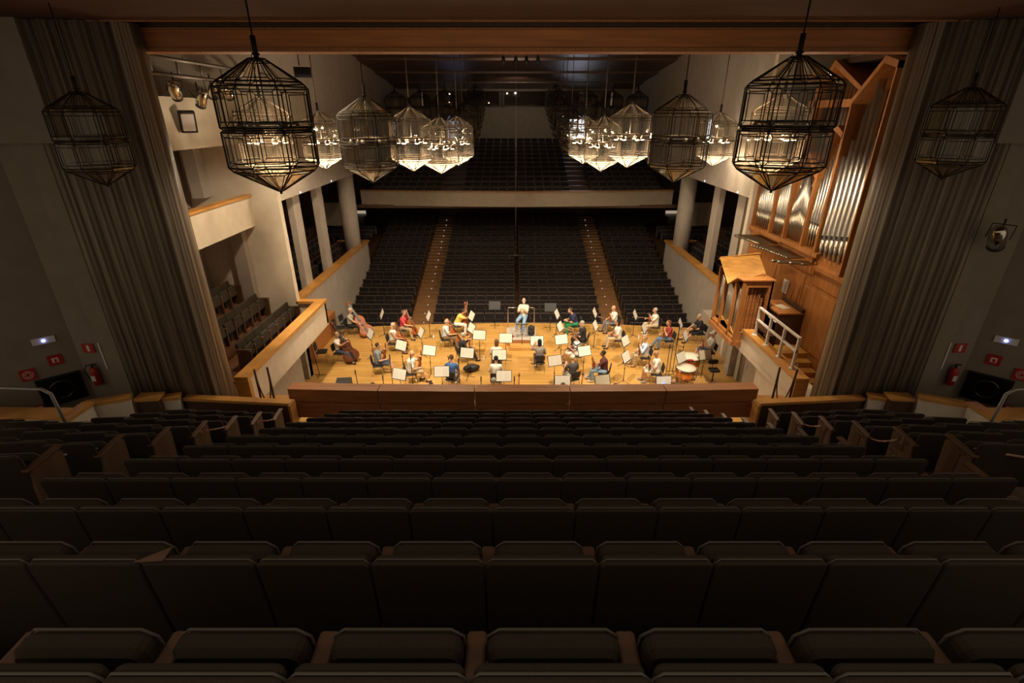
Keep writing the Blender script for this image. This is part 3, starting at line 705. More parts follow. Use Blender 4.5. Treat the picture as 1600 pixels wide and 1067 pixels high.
# upper rear case with its own gable and dark pipes
b = MB(); b.prism_x([(16.9, 10.6), (16.55, 10.98), (14.8, 10.1), (14.8, 9.98), (16.5, 10.8), (16.9, 10.45)], OX + .1, OX + 1.6); OP(b, 'rear_gable', 'organwood')
b = MB(); b.prism_x([(16.55, 11.0), (13.6, 11.02), (13.6, 10.85), (16.5, 10.85)], OX + .3, OX + 1.6); OP(b, 'rear_roof', 'darkwood')
b = MB(); b.box(OX + .05, OX + .3, 15.0, 17.4, 9.72, 9.92); b.box(OX + .05, OX + .3, 17.0, 17.12, 8.4, 10.5); OP(b, 'rear_beam', 'organwood')
npipe = 0
stuffp = MB()
def pipe(y, z0, foot, top, r, x=OX + .03, big=True):
    global npipe
    npipe += 1
    b = MB() if npipe <= 86 else stuffp
    yy, xx = y, x
    b.lathe([(r * .22, 0), (r, foot)], 10, (xx, yy, z0), m=1); b.lathe([(r * 1.04, 0), (r * 1.04, .02), (r, .03), (r, top - z0 - foot)], 12, (xx, yy, z0 + foot), m=0)
    b.box(xx - r * 1.06, xx - r * .8, yy - r * .45, yy + r * .45, z0 + foot + .02, z0 + foot + .02 + r * 1.1, 2)
    if b is not stuffp: OP(b, 'pipe', ['pipe', 'pipefoot', 'black'])
for i, top in enumerate((9.0, 10.1, 10.35, 9.5, 8.9, 8.45)): pipe(13.68 + .225 * i, 5.38, .95 - .04 * i, top, .095)      # great tower
for i, top in enumerate((7.9, 8.0, 8.2, 7.9)): pipe(13.78 + .25 * i, 5.38, .9, top, .07, OX + .22)
for i, top in enumerate((8.35, 8.75, 8.35, 8.05, 7.75)): pipe(15.08 + .14 * i, 5.72, .72, top, .055)
n = 15
for i in range(n):
    pipe(15.88 + .072 * i, 5.72, .75 + .25 * (1 - abs(i - 7) / 7), 6.9 + 1.1 * (1 - abs(i - 7) / 7), .031)
for i in range(n): pipe(15.90 + .072 * i, 5.72, 1.3, 7.7, .03, OX + .14)
for i in range(7): pipe(17.07 + .125 * i, 5.68, .65, 7.4 + .9 * (1 - abs(i - 2) / 5), .048)
for i in range(9): pipe(18.06 + .145 * i, 5.68, .6, 7.0 + 1.1 * (1 - abs(i - 4) / 5), .05)
for i in range(12): pipe(15.05 + .17 * i, 8.6 if i < 4 else 8.75, .3, 10.0 + .045 * i, .055, OX + .5)
for i in range(10): pipe(15.2 + .2 * i, 7.9, .3, 9.6, .05, OX + .55)
if stuffp.v:
    o = OP(stuffp, 'rear_pipes', ['pipe', 'pipefoot', 'black'], 'rear ranks of thin organ pipes'); o['kind'] = 'stuff'
# horizontal trumpets
tr = MB()
def trumpet(y, z, L, r=.035):
    b = MB(); b.tube([(OX - .0, y, z), (OX - L * .55, y, z), (OX - L, y, z), (OX - L - .05, y, z)], [.012, r * .7, r, r * 1.35], 10); OP(b, 'trumpet_pipe', 'trumpet')
for i in range(13): trumpet(18.55 - .115 * i, 5.44, .95 - .02 * i if i > 3 else .95)
for i in range(15): trumpet(17.05 - .115 * i, 5.40, (1.0, .95, .9, .85, .8)[i] if i < 5 else .78 - .02 * (i - 5))
for i, L in enumerate((.95, .85, .6, .35)): trumpet(15.2 - .13 * i, 5.36, L * 1.2, .045)
# notice on the case, small
n_ = MB(); n_.box(-.006, 0, -.16, .16, -.23, .23)
for i in range(5): n_.box(-.008, -.006, -.10, .10 - .03 * (i % 2), .12 - .07 * i, .135 - .07 * i, 1)
n_.box(-.008, -.006, -.09, -.03, .15, .20, 1)
n_.build('paper_notice', ['paper', 'black'], loc=(OX - .032, 16.15, 4.23), label='white paper notice pinned on the organ case above the console', category='notice')
# organ console
t = thing('organ_console', 'dark wooden organ console with open keyboard recess below the white notice', 'console', (8.46, 15.35, 2.7), group=None)
b = MB(); b.box(-.3, .5, -.62, -.57, 0, 1.05); b.build('side_panel', 'darkwood', t); b = MB(); b.box(-.3, .5, .57, .62, 0, 1.05); b.build('side_panel', 'darkwood', t)
b = MB(); b.box(-.32, .5, -.64, .64, 1.05, 1.10); b.build('top', 'organwood', t)
b = MB(); b.box(.40, .46, -.57, .57, 0, 1.05); b.box(.40, .5, -.64, .64, 1.10, 1.22); b.build('back_panel', 'darkwood', t)
for k in range(3):
    b = MB(); b.box(-.28 + .14 * k, .02 + .14 * k, -.5, .5, .72 + .08 * k, .745 + .08 * k); b.build('keyboard', 'signwhite', t)
b = MB(); b.box(-.42, -.12, -.6, .6, .1, .14); b.build('pedal_board', 'seatwood', t)
MB().box(-.15, .15, -.2, .2, 0, .012).build('open_book', 'paper_old', loc=(8.55, 15.3, 3.80), rotz=.3, label='open pale book lying on top of the organ console', category='book')
t = thing('organ_bench', 'dark wooden organ bench standing before the console', 'bench', (7.84, 14.75, 2.7))
MB().box(-.14, .14, -.55, .55, .5, .55).build('seat', 'darkwood', t)
for q in (-.5, .47): MB().box(-.13, .13, q, q + .03, 0, .5).build('leg', 'darkwood', t)
# positive organ on the box front
po = thing('positive_organ', 'small oak organ cabinet with gabled roof and thin pipes on the right box front', 'organ', (7.6, 16.1, 2.46))
def PP(b, name, m): return b.build(name, m, po)
PZ = 2.46
b = MB(); b.box(-.6, .42, -.98, 1.05, .02, .18); PP(b, 'base', 'organwood')
b = MB(); b.box(-.5, .42, -.95, -.85, .18, .5); b.box(-.5, .42, -.95, -.85, 2.05, 2.25); b.box(-.5, -.36, -.95, -.85, .5, 2.05); b.box(.28, .42, -.95, -.85, .5, 2.05); PP(b, 'side_frame', 'organwood')
b = MB(); b.box(-.5, .42, .95, 1.02, .18, 2.2); PP(b, 'far_side_panel', 'organwood')
b = MB(); b.box(.36, .42, -.95, 1.02, .18, 2.3); PP(b, 'back_panel', 'organwood')
for k, h in enumerate((1.52, 1.5, 1.38, 1.25, 1.1)):
    b = MB(); b.box(-.34 + .12 * k, -.25 + .12 * k, -.86, -.78, .55, .55 + h); PP(b, 'wooden_pipe', 'redwood')
b = MB()
for k in range(8): b.tube([(-.1 + .06 * k - .1, -.88, 2.05), (-.35 + .085 * k + .05, -.88, 1.98 - .10 * k)], .008, 4)
PP(b, 'lattice', 'seatwood')
MB().box(-.42, -.40, -.9, .98, .18, 2.0).build('inner_board', 'darkwood', po)
# front rails (three bays) facing -x
b = MB()
for y in (-.95, -.45, .35, .95): b.box(-.56, -.47, y - .035, y + .035, .18, 2.2 if abs(y) > .9 else 2.05)
b.box(-.56, -.47, -.95, .98, .18, .30); PP(b, 'front_frame', 'organwood')
b = MB(); b.prism_x([(-.95, .3), (-.45, .3), (-.45, .42), (.35, .62), (.35, .3), (.98, .3), (.98, .34), (.35, .40), (-.2, .66), (-.95, .33)], -.50, -.47); PP(b, 'mouth_board', 'oak')
for i in range(26):
    y = -.88 + .07 * i
    if abs(y + .45) < .04 or abs(y - .35) < .04: continue
    h = 1.62 - .3 * abs(((y + .9) % .7) - .35) * 2
    b = MB(); b.lathe([(.006, 0), (.024, .22), (.024, h)], 8, (-.44, y, .34)); PP(b, 'pipe', 'pipefoot')
def plate(pts, th=.035):
    b = MB(); p = [Vector(q) for q in pts]; nrm = (p[1] - p[0]).cross(p[2] - p[0]).normalized() * th
    if nrm.z < 0: nrm = -nrm
    n = len(p); b.add([tuple(q) for q in p] + [tuple(q + nrm) for q in p], [tuple(range(n))[::-1], tuple(range(n, 2 * n))] + [(i, (i + 1) % n, n + (i + 1) % n, n + i) for i in range(n)]); return b
PP(plate([(-.62, 1.06, 2.42), (.45, 1.06, 2.42), (.45, .35, 2.82), (-.62, .95, 2.52)]), 'roof_board', 'oak')
PP(plate([(-.62, .98, 2.50), (.45, .5, 2.80), (.45, -.28, 2.30), (-.62, .0, 1.86)]), 'roof_board', 'oak')
PP(plate([(-.6, -.02, 1.88), (.45, -.28, 2.26), (.45, -.98, 2.26), (-.60, -.60, 2.24)]), 'roof_board', 'organwood')
PP(plate([(-.60, -.60, 2.24), (.45, -.5, 2.27), (.45, -1.0, 2.27), (-.60, -1.0, 2.27)]), 'roof_board', 'organwood')
# painted metal railing on the right box ledge
rl = thing('box_railing', 'pale metal railing with two rails on the ledge before the organ platform', 'railing', (7.48, 13.6, 3.1))
for y in (14.62, 13.85, 13.05, 12.3):
    b = MB(); b.box(-.035, .035, y - 13.6 - .03, y - 13.6 + .03, 0, .90); b.lathe([(.09, 0), (.09, .015), (.05, .03)], 12, (0, y - 13.6, 0)); b.build('post', 'signwhite', rl)
for z in (.50, .90):
    b = MB(); b.box(-.04, .04, 12.27 - 13.6, 14.65 - 13.6, z, z + .045); b.build('rail', 'signwhite', rl)
# rope posts at the head of both stairs
for s_, nm, pp in ((-1, 'left', ((-6.72, 11.0), (-6.44, 11.1))), (1, 'right', ((6.80, 11.0), (6.42, 11.1)))):
    t = thing('rope_barrier', 'pair of slim posts with a hanging dark red rope at the %s stage stairs' % nm, 'barrier', (pp[0][0], pp[0][1], 2.3))
    for (x, y) in pp: MB().tube([(x - pp[0][0], y - pp[0][1], 0), (x - pp[0][0], y - pp[0][1], 1.45)], .028, 8).build('post', 'seatwood' if s_ < 0 else 'brass', t)
    dx, dy = pp[1][0] - pp[0][0], pp[1][1] - pp[0][1]
    MB().tube([(dx * u, dy * u, 1.42 - .95 * sqrt(max(0, sin(pi * u))) if 0 < u < 1 else 1.42) for u in [i / 14 for i in range(15)]], .016, 6).build('rope', 'rope', t)
    b = MB().box(*sorted((s_ * 5.9, s_ * 7.35)), 10.95, 12.2, 2.2, 2.3); struct('floor_stair_landing_' + nm, b, 'oak')
# =================================================================== stage lighting truss in the left box
tr = thing('lighting_truss', 'pale double-tube lighting ladder hung high before the left upper box', 'truss', (-8.62, 16.4, 10.4))
for z in (.0, .36):
    MB().tube([(0, -3.4, z), (0, 3.0, z)], .045, 8).build('tube', 'steel', tr)
b = MB()
for k in range(7): b.tube([(0, -3.35 + k * 1.03, 0), (0, -3.35 + k * 1.03, .36)], .025, 6)
b.build('rung', 'steel', tr)
for y in (-2, 2): MB().tube([(0, y, .36), (0, y, 2.7)], .012, 5).build('hanger', 'black', tr)
def spotlight(loc, yaw, pitch, label, s=1.0, up=False):
    t = thing('stage_spotlight', label, 'spotlight', loc, 0, 'stage spotlights')
    X = Matrix.Rotation(yaw, 4, 'Z') @ Matrix.Rotation(pitch, 4, 'X') @ Matrix.Scale(s, 4)
    MB().lathe([(.09, 0), (.13, .05), (.13, .30), (.11, .42), (.06, .48)], 14, X=X @ Matrix.Rotation(pi / 2, 4, 'X')).build('housing', 'mirror', t)
    MB().lathe([(.0, 0), (.12, .01), (.125, .0), (.13, -.04)], 14, X=X @ Matrix.Rotation(pi / 2, 4, 'X') @ Matrix.Translation((0, 0, .01))).build('lens_hood', 'black', t)
    b = MB(); b.tube([X @ Vector(p) for p in ((-.16, -.2, 0), (-.16, -.2, .3), (.16, -.2, .3), (.16, -.2, 0))], .012, 5); b.build('yoke', 'black', t)
    MB().tube([(0, 0, .1), (0, 0, .55)], .018, 6).build('clamp', 'black', t)
    return t
spotlight((-8.6, 13.75, 9.92), .4, -.7, 'polished stage spotlight at the near end of the lighting ladder')
spotlight((-8.6, 14.7, 9.75), 1.0, -.9, 'polished stage spotlight hanging lowest before the top box front')
spotlight((-8.6, 15.4, 10.0), .7, -.6, 'polished stage spotlight in the middle of the lighting ladder')
spotlight((-8.6, 16.3, 10.0), .2, -.6, 'stage spotlight behind the big left chandelier on the ladder')
spotlight((-7.6, 13.6, 11.35), .8, .5, 'large crumpled-foil spotlight up under the timber beam at left', 1.7)
spotlight((-9.12, 17.33, 9.1), .9, -.4, 'bright spotlight low at the far end of the left top box')
spotlight((9.95, 10.45, 7.0), -.9, -.8, 'spotlight clamped on the passage wall at the far right', 1.2)
t = thing('floodlight', 'rectangular floodlight with glass front on the top box wall', 'floodlight', (-9.0, 14.6, 9.35), radians(40))
MB().rbox(-.2, .2, -.06, .06, -.28, .28, .03, X=Matrix.Rotation(.3, 4, 'X')).build('housing', 'black', t); MB().rbox(-.15, .15, -.075, -.055, -.22, .22, .02, X=Matrix.Rotation(.3, 4, 'X')).build('lens', 'signwhite', t)
t = thing('wall_speaker', 'black wedge loudspeaker high on the left side wall', 'speaker', (-6.15, 15.6, 10.55), .4)
MB().prism_x([(-.15, -.1), (.2, -.08), (.1, .18), (-.1, .16)], -.16, .28).build('cabinet', 'black', t); MB().tube([(0, 0, .2), (0, 0, 2.2)], .015, 5).build('hanger', 'black', t)
for i, x in enumerate((-.75, -.1, .45, 1.05)):
    t = thing('ceiling_spotlight', '%s small black spotlight from the left under the rear ceiling boards' % ordn(i), 'spotlight', (x, 29.6, 12.1), 0, 'spotlights under the rear ceiling')
    MB().lathe([(.09, -.25), (.11, 0), (.06, .2)], 10).build('housing', 'black', t); MB().tube([(0, 0, .2), (0, 0, .75)], .02, 5).build('stem', 'black', t)
# hanging centre microphone
t = thing('hanging_microphone', 'T-shaped microphone pair hanging on thin wires above the front stalls centre', 'microphone', (-.12, 24.0, 3.25))
MB().tube([(-.28, 0, 0), (.28, 0, 0)], .018, 6).build('bar', 'black', t)
for x in (-.28, .28): MB().tube([(x, 0, .02), (x * 1.15, -.05, -.2)], .02, 6).build('capsule', 'black', t)
MB().tube([(0, 0, 0), (0, 0, 9.76)], .006, 5).build('wire', 'steel', t)
# =================================================================== passage fittings
for s_, nm in ((-1, 'left'), (1, 'right')):
    A = Vector((s_ * 10.95, 11.05)); B = Vector((s_ * 14.5, 7.8)); d = (B - A).normalized(); n = Vector((-d.y, d.x)) * (1 if s_ < 0 else -1)
    if n.dot(Vector((-s_, -1))) < 0: n = -n
    def W(u, z, off=.02): q = A + d * u + n * off; return (q.x, q.y, z)
    rz = atan2(d.y, d.x)
    rzf = rz if s_ > 0 else rz + pi
    def plateW(u, z, w_, h, name, mats, build, label, cat):
        b = MB(); b.box(-w_ / 2, w_ / 2, -.012, .012, -h / 2, h / 2); build(b); b.build(name, mats, loc=W(u, z), rotz=rzf, label=label, category=cat)
    plateW(.53, 4.68, .42, .16, 'exit_lamp', ['signwhite', 'blue_led'], lambda b: b.ell((0, -.02, 0), (.035, .02, .03), 8, 1), 'pale emergency lamp with a blue light on the %s passage wall' % nm, 'lamp')
    def sq(b): b.box(-.06, .06, -.016, -.011, -.06, .06, 1); b.box(-.02, .03, -.02, -.015, -.05, .03, 0)
    plateW(.47, 4.15, .26, .26, 'alarm_sign', ['red', 'signwhite'], sq, 'red and white alarm sign below the blue lamp, %s wall' % nm, 'sign')
    def sc(b): b.tube([(.09 * cos(2 * pi * k / 20), -.014, .09 * sin(2 * pi * k / 20)) for k in range(20)], .008, 4, 1, closed=True); b.tube([(.05 * cos(2 * pi * k / 20), -.014, .05 * sin(2 * pi * k / 20)) for k in range(20)], .008, 4, 1, closed=True)
    plateW(1.02, 3.94, .28, .28, 'hose_sign', ['red', 'signwhite'], sc, 'red sign with white ring for the fire hose, %s wall' % nm, 'sign')
    plateW(1.06, 3.07, .16, .12, 'alarm_button', ['red', 'signwhite'], lambda b: b.box(-.04, .04, -.02, -.012, -.03, .03, 1), 'small red alarm button box low on the %s passage wall' % nm, 'alarm')
    t = thing('fire_hose_cabinet', 'dark fire hose cabinet with glass front on the %s passage wall' % nm, 'cabinet', W(.55, 3.40, .02), rzf)
    b = MB(); b.box(-.42, .42, -.05, 0.0, -.36, .36); b.build('body', 'black', t)
    MB().tube([(.22 * cos(2 * pi * k / 24), -.06, .22 * sin(2 * pi * k / 24)) for k in range(24)], .03, 8, closed=True).build('hose_reel', 'mirror', t)
    MB().box(-.4, .4, -.10, -.095, -.34, .34).build('glass_door', 'glass_clear', t)
    xe = s_ * 10.62
    t = thing('fire_extinguisher', 'red fire extinguisher hanging by the curtain in the %s passage' % nm, 'extinguisher', (xe, 10.89, 3.38))
    MB().lathe([(.07, 0), (.085, .02), (.085, .38), (.06, .46), (.03, .48)], 14).build('tank', 'red', t)
    MB().box(-.05, .05, -.09, -.084, .14, .28).build('label_plate', 'signwhite', t)
    b = MB(); b.tube([(0, 0, .46), (0, 0, .56)], .025, 8); b.box(-.02, .1, -.02, .02, .54, .57); b.build('valve', 'black', t)
    MB().tube([(0, 0, .53), (-.12, -.02, .55), (-.19, -.03, .42), (-.13, -.04, .15)], .013, 6).build('hose', 'black', t)
    b = MB(); b.box(-.14, .14, -.01, .01, -.12, .12); b.box(-.03, .03, -.014, -.009, -.08, .08, 1); b.build('extinguisher_sign', ['red', 'signwhite'], loc=(s_ * 10.62, 10.98, 4.34), label='red extinguisher sign above the extinguisher, %s passage' % nm, category='sign')
    MB().box(-.015, .015, -.01, .01, -.35, .35).build('light_strip', 'signwhite', loc=(s_ * 10.21, 10.835, 4.2), label='thin pale vertical strip on the wall beside the %s curtain' % nm, category='strip')
    # handrail
    t = thing('pipe_handrail', 'bent steel pipe handrail at the %s edge behind the side block' % nm, 'handrail', (s_ * 8.6, 7.8, 3.5))
    MB().tube([(s_ * (-.05), 0, .0), (s_ * .0, 0, .9), (s_ * .03, 0, 1.42), (s_ * .16, 0, 1.52), (s_ * 1.5, .05, 1.54), (s_ * 3.0, .1, 1.54)], .03, 8).build('rail', 'steel', t)
    MB().tube([(s_ * 2.0, .07, 0), (s_ * 2.0, .07, 1.54)], .025, 8).build('post', 'steel', t)
# barrier tapes tied across seat row ends
def tape(p0, p1, sag, label):
    p0 = Vector(p0); p1 = Vector(p1); pts = [p0.lerp(p1, i / 8) - Vector((0, 0, sag * sin(pi * i / 8))) for i in range(9)]
    b = MB(); vs = []
    for i, p in enumerate(pts): tw = .9 * i; a = Vector((sin(tw) * .2, .3, 1)).normalized() * .012; vs += [tuple(p - a), tuple(p + a), tuple(p + a + Vector((0, .004, 0))), tuple(p - a + Vector((0, .004, 0)))]
    fs = []
    for i in range(8):
        for k in range(4): fs.append((i * 4 + k, i * 4 + (k + 1) % 4, i * 4 + 4 + (k + 1) % 4, i * 4 + 4 + k))
    b.add(vs, fs + [(0, 1, 2, 3), (35, 34, 33, 32)]); b.tube([p0 + Vector((0, 0, .02)), p0 - Vector((0, 0, .1))], .02, 6)
    b.build('barrier_tape', 'tape_r', label=label, category='tape', group='red and white barrier tapes')
def RE(k, s_): y, z = ROW[k]; return (s_ * 5.4, y + .3, z - .22)
tape(RE(2, -1), RE(1, -1), .06, 'red and white tape joining the two frontmost row ends of the left side block')
tape(RE(4, -1), RE(3, -1), .02, 'taut tape between middle row ends of the left side block')
y, z = ROW[6]; tape((-5.45, y + .3, z - .2), (-6.4, y - .55, z + .15), .04, 'slack tape at the nearest row end of the left side block')
tape(RE(3, 1), RE(2, 1), .08, 'red and white tape joining front row ends of the right side block')
tape(RE(5, 1), RE(4, 1), .12, 'drooping tape between middle row ends of the right side block')
y, z = ROW[6]; tape((5.45, y + .3, z - .2), (6.4, y - .55, z + .12), .03, 'slack tape at the nearest row end of the right side block')
MB().prism([(-.075, -.03), (.06, -.035), (.065, .05)], 0, .006).build('paper_sheet', 'endwood', loc=(-2.03, 1.76, 7.562), rotz=.1, label='folded brown paper left on top of a seat, left in the second nearest row', category='paper')
# bentwood armchairs in the upper left box
def armchair(loc, rz, label):
    t = thing('round_back_armchair', label, 'chair', loc, rz, 'brown armchairs in the upper left box')
    MB().rbox(-.22, .22, -.2, .22, .42, .46, .08, axis='z').build('seat', 'redwood', t)
    X = Matrix.Translation((0, -.22, .72)) @ Matrix.Rotation(radians(12), 4, 'X')
    MB().rbox(-.18, .18, -.015, .015, -.16, .18, .14, X=X).build('backrest', 'redwood', t)
    for x in (-.2, .2):
        MB().tube([(x, -.2, 0), (x, -.2, .75)], .014, 6).build('leg', 'black', t)
        MB().tube([(x, .2, 0), (x, .2, .44)], .014, 6).build('leg', 'black', t)
        MB().tube([(x * 1.1, -.2, .62), (x * 1.3, 0, .66), (x * 1.3, .2, .62), (x * 1.1, .22, .44)], .014, 6).build('armrest', 'black', t)
for i, (x, y) in enumerate(((-9.85, 13.3), (-9.85, 14.35), (-9.85, 15.3))):
    armchair((x, y, 6.2), radians(-70), '%s brown armchair from the curtain in the upper left box' % ordn(i))
# =================================================================== PEOPLE
DG = bpy.context.evaluated_depsgraph_get
def fused(mb, voxel, name, mt, parent, smooth_it=2):
    me = mb.mesh(name + '_raw', mt); tmp = bpy.data.objects.new(name + '_raw', me); COL.objects.link(tmp)
    r = tmp.modifiers.new('r', 'REMESH'); r.mode = 'VOXEL'; r.voxel_size = voxel; r.use_smooth_shade = True
    s = tmp.modifiers.new('s', 'SMOOTH'); s.iterations = smooth_it; s.factor = .5
    bpy.context.view_layer.update()
    out = bpy.data.meshes.new_from_object(tmp.evaluated_get(DG()))
    bpy.data.objects.remove(tmp)
    out.materials.clear(); out.materials.append(mt if not isinstance(mt, str) else M[mt])
    o = bpy.data.objects.new(name, out); COL.objects.link(o); o.parent = parent
    return o
CM = {}
def cloth(rgb):
    k = tuple(rgb)
    if k not in CM: CM[k] = mat('cloth %d' % len(CM), k, .85, spec=.2, fn=noise_fn(tuple(x * .88 for x in k), tuple(min(1, x * 1.08) for x in k), (9, 9, 9), 2, 3, .25))
    return CM[k]
def ik(S, T, l1, l2, hint):
    S, T = Vector(S), Vector(T); d = T - S; L = min(d.length, (l1 + l2) * .985); d = d.normalized(); T = S + d * L
    a = (l1 * l1 - l2 * l2 + L * L) / (2 * L); h = sqrt(max(1e-5, l1 * l1 - a * a))
    hv = Vector(hint); hv = (hv - d * hv.dot(d)).normalized()
    return S + d * a + hv * h, T
def person(label, loc, face, shirt, pants, shoes=(.05, .04, .04), hair=(.10, .07, .05), style='short', skin='skin', lean=6, sleeve='short', shorts=False,
           hands=((-.14, .34, .66), (.14, .34, .66)), feet=((-.13, .42, .06), (.13, .42, .06)), pz=.56, look=(0, 0), mask=None, cap_=None, glasses=False, base=0.0, stripes=False, seated_on=None):
    t = thing('person', label, 'person', (loc[0], loc[1], base), radians(face - 90), 'musicians on the stage')
    la = radians(lean)
    P = Vector((0, 0, pz))
    def sp(h, fwd=0, x=0): return P + Vector((x, h * sin(la) + fwd, h * cos(la)))
    chest, neck, head = sp(.34), sp(.52), sp(.70, .025)
    b = MB()   # one continuous body
    b.cone(sp(0), sp(.16), .135, .125); b.cone(sp(.14), sp(.36), .125, .15); b.cone(sp(.36, 0, -.09), sp(.42, 0, -.13), .09, .065); b.cone(sp(.36, 0, .09), sp(.42, 0, .13), .09, .065)
    b.cone(sp(.42), neck, .08, .052); b.cone(neck, head - Vector((0, 0, .04)), .052, .055)
    yaw = radians(look[0]); R = Matrix.Translation(head) @ Matrix.Rotation(yaw, 4, 'Z') @ Matrix.Rotation(radians(-look[1]), 4, 'X')
    hb = MB(); hb.ell((0, 0, .02), (.076, .095, .10), 14); hb.ell((0, .02, -.055), (.058, .068, .065), 12); hb.cone((0, .088, .005), (0, .112, -.028), .012, .017, 8)
    hb.cone((-.02, .088, -.062), (.02, .088, -.062), .011, .011, 6); hb.cone((-.045, .078, .028), (.045, .078, .028), .013, .013, 6)
    hb.ell((-.078, 0, 0), (.014, .025, .034), 8); hb.ell((.078, 0, 0), (.014, .025, .034), 8)
    b.add([R @ Vector(v) for v in hb.v], hb.f, 0, True)
    sh = MB(); pa = MB()
    g = .012
    sh.cone(sp(-.02), sp(.16), .135 + g, .125 + g * 1.6); sh.cone(sp(.14), sp(.36), .125 + g * 1.6, .15 + g); sh.cone(sp(.36, 0, -.09), sp(.425, 0, -.135), .09 + g, .07 + g); sh.cone(sp(.36, 0, .09), sp(.425, 0, .135), .09 + g, .07 + g); sh.cone(sp(.40), sp(.455), .10, .068)
    for si, (sx, hand) in enumerate(((-1, hands[0]), (1, hands[1]))):
        S = sp(.42, 0, sx * .175); E_, T = ik(S, hand, .285, .255, (sx * .7, -.35, -1))
        b.cone(sp(.42, 0, sx * .13), S, .06, .055); b.cone(S, E_, .052, .040); b.cone(E_, T, .040, .027)
        if sleeve == 'short': q = S.lerp(E_, .68); sh.cone(S, q, .066, .060)
        elif sleeve == 'long': sh.cone(S, E_, .064, .054); sh.cone(E_, E_.lerp(T, .92), .054, .040)
        fd = (T - E_).normalized(); side = fd.cross(Vector((0, 0, 1)))
        side = (side.normalized() if side.length > .1 else Vector((1, 0, 0))); dn = side.cross(fd).normalized()
        for k in range(4):   # palm of four overlapping metacarpals, then bent fingers of unequal length
            o = side * (.019 * (k - 1.5)); a0 = T + o * .7; a1 = T + fd * .085 + o
            b.cone(a0, a1, .017, .014, 8)
            L = (.038, .045, .042, .032)[k]; cd = (fd * .75 - dn * .65).normalized(); a2 = a1 + cd * L; a3 = a2 + (fd * .15 - dn).normalized() * L * .8
            b.cone(a1, a2, .0105, .0095, 8); b.cone(a2, a3, .0095, .0085, 8)
        th = T + fd * .02 - side * sx * .02; th1 = th + (fd * .7 - side * sx * .75).normalized() * .045; b.cone(th, th1, .014, .011, 8); b.cone(th1, th1 + (fd - dn * .4).normalized() * .035, .011, .009, 8)
    hip_y = .02
    for sx, ft in ((-1, feet[0]), (1, feet[1])):
        Hh = P + Vector((sx * .085, hip_y, -.02)); A = Vector(ft) + Vector((0, 0, .04))
        K, A2 = ik(Hh, A, .43, .43, (sx * .12, .75, .9))
        b.cone(Hh, K, .088, .058); b.cone(K, K.lerp(A2, .35), .056, .058); b.cone(K.lerp(A2, .35), A2, .058, .036); fdir = Vector((sx * .12, 1, 0)).normalized()
        b.cone(A2, A2 + fdir * .13 - Vector((0, 0, .045)), .036, .026)
        if shorts: pa.cone(Hh, Hh.lerp(K, .93), .105, .084)
        else: pa.cone(Hh, K, .102, .074); pa.cone(K, K.lerp(A2, .93), .072, .058)
        s_ = MB(); q = A2 - Vector((0, 0, .035)); s_.cone(q - fdir * .03, q + fdir * .14 - Vector((0, 0, .012)), .044, .036, 10); so = s_.build('shoe', cloth(shoes), t)
    pa.cone(sp(-.03, 0, -.07), sp(-.03, 0, .07), .125, .125); pa.cone(sp(-.02), sp(.05), .145, .138)
    fused(b, .0095, 'body', skin, t, 1)
    so = fused(sh, .016, 'shirt', cloth(shirt) if not stripes else M['stripes'], t)
    fused(pa, .016, 'shorts' if shorts else 'trousers', cloth(pants), t)
    if style != 'bald':
        hm = cloth(hair); h = MB()
        if style == 'fringe': h.ell((0, -.03, .0), (.084, .078, .05), 14)
        else: h.ell((0, -.022, .038), (.087, .098, .094), 16)
        if style == 'long': h.ell((0, -.06, -.06), (.088, .055, .14), 14)
        if style == 'bun': h.ell((0, -.115, .03), (.04, .04, .045), 10)
        h.v = [tuple(R @ Vector(v)) for v in h.v]; h.build('hair', hm, t)
    for sx in (-1, 1):
        e = MB().ell((sx * .032, .083, .012), (.013, .009, .009), 8); e.v = [tuple(R @ Vector(v)) for v in e.v]; e.build('eye', 'ebony', t)
    if mask: e = MB().ell((0, .032, -.052), (.064, .078, .052), 12); e.v = [tuple(R @ Vector(v)) for v in e.v]; o = e.build('face_mask', cloth(mask), t)
    if cap_: e = MB().lathe([(.09, .02), (.092, .05), (.075, .11), (.03, .135)], 14); e.box(-.06, .06, .06, .16, .03, .045); e.v = [tuple(R @ Vector(v)) for v in e.v]; e.build('cap', cloth(cap_), t)
    return t, R
def stripe_fn(nt, b):
    wv = nt.nodes.new('ShaderNodeTexWave'); wv.wave_type = 'BANDS'; wv.bands_direction = 'Z'; wv.inputs['Scale'].default_value = 2.6; nt.links.new(coords(nt), wv.inputs[0])
    r = nt.nodes.new('ShaderNodeValToRGB'); r.color_ramp.interpolation = 'CONSTANT'; r.color_ramp.elements[0].color = (.05, .07, .12, 1); r.color_ramp.elements[1].position = .5; r.color_ramp.elements[1].color = (.75, .72, .68, 1)
    nt.links.new(wv.outputs[0], r.inputs[0]); nt.links.new(r.outputs[0], b.inputs['Base Color'])
M['stripes'] = mat('striped knit', (.7, .7, .7), .85, fn=stripe_fn)
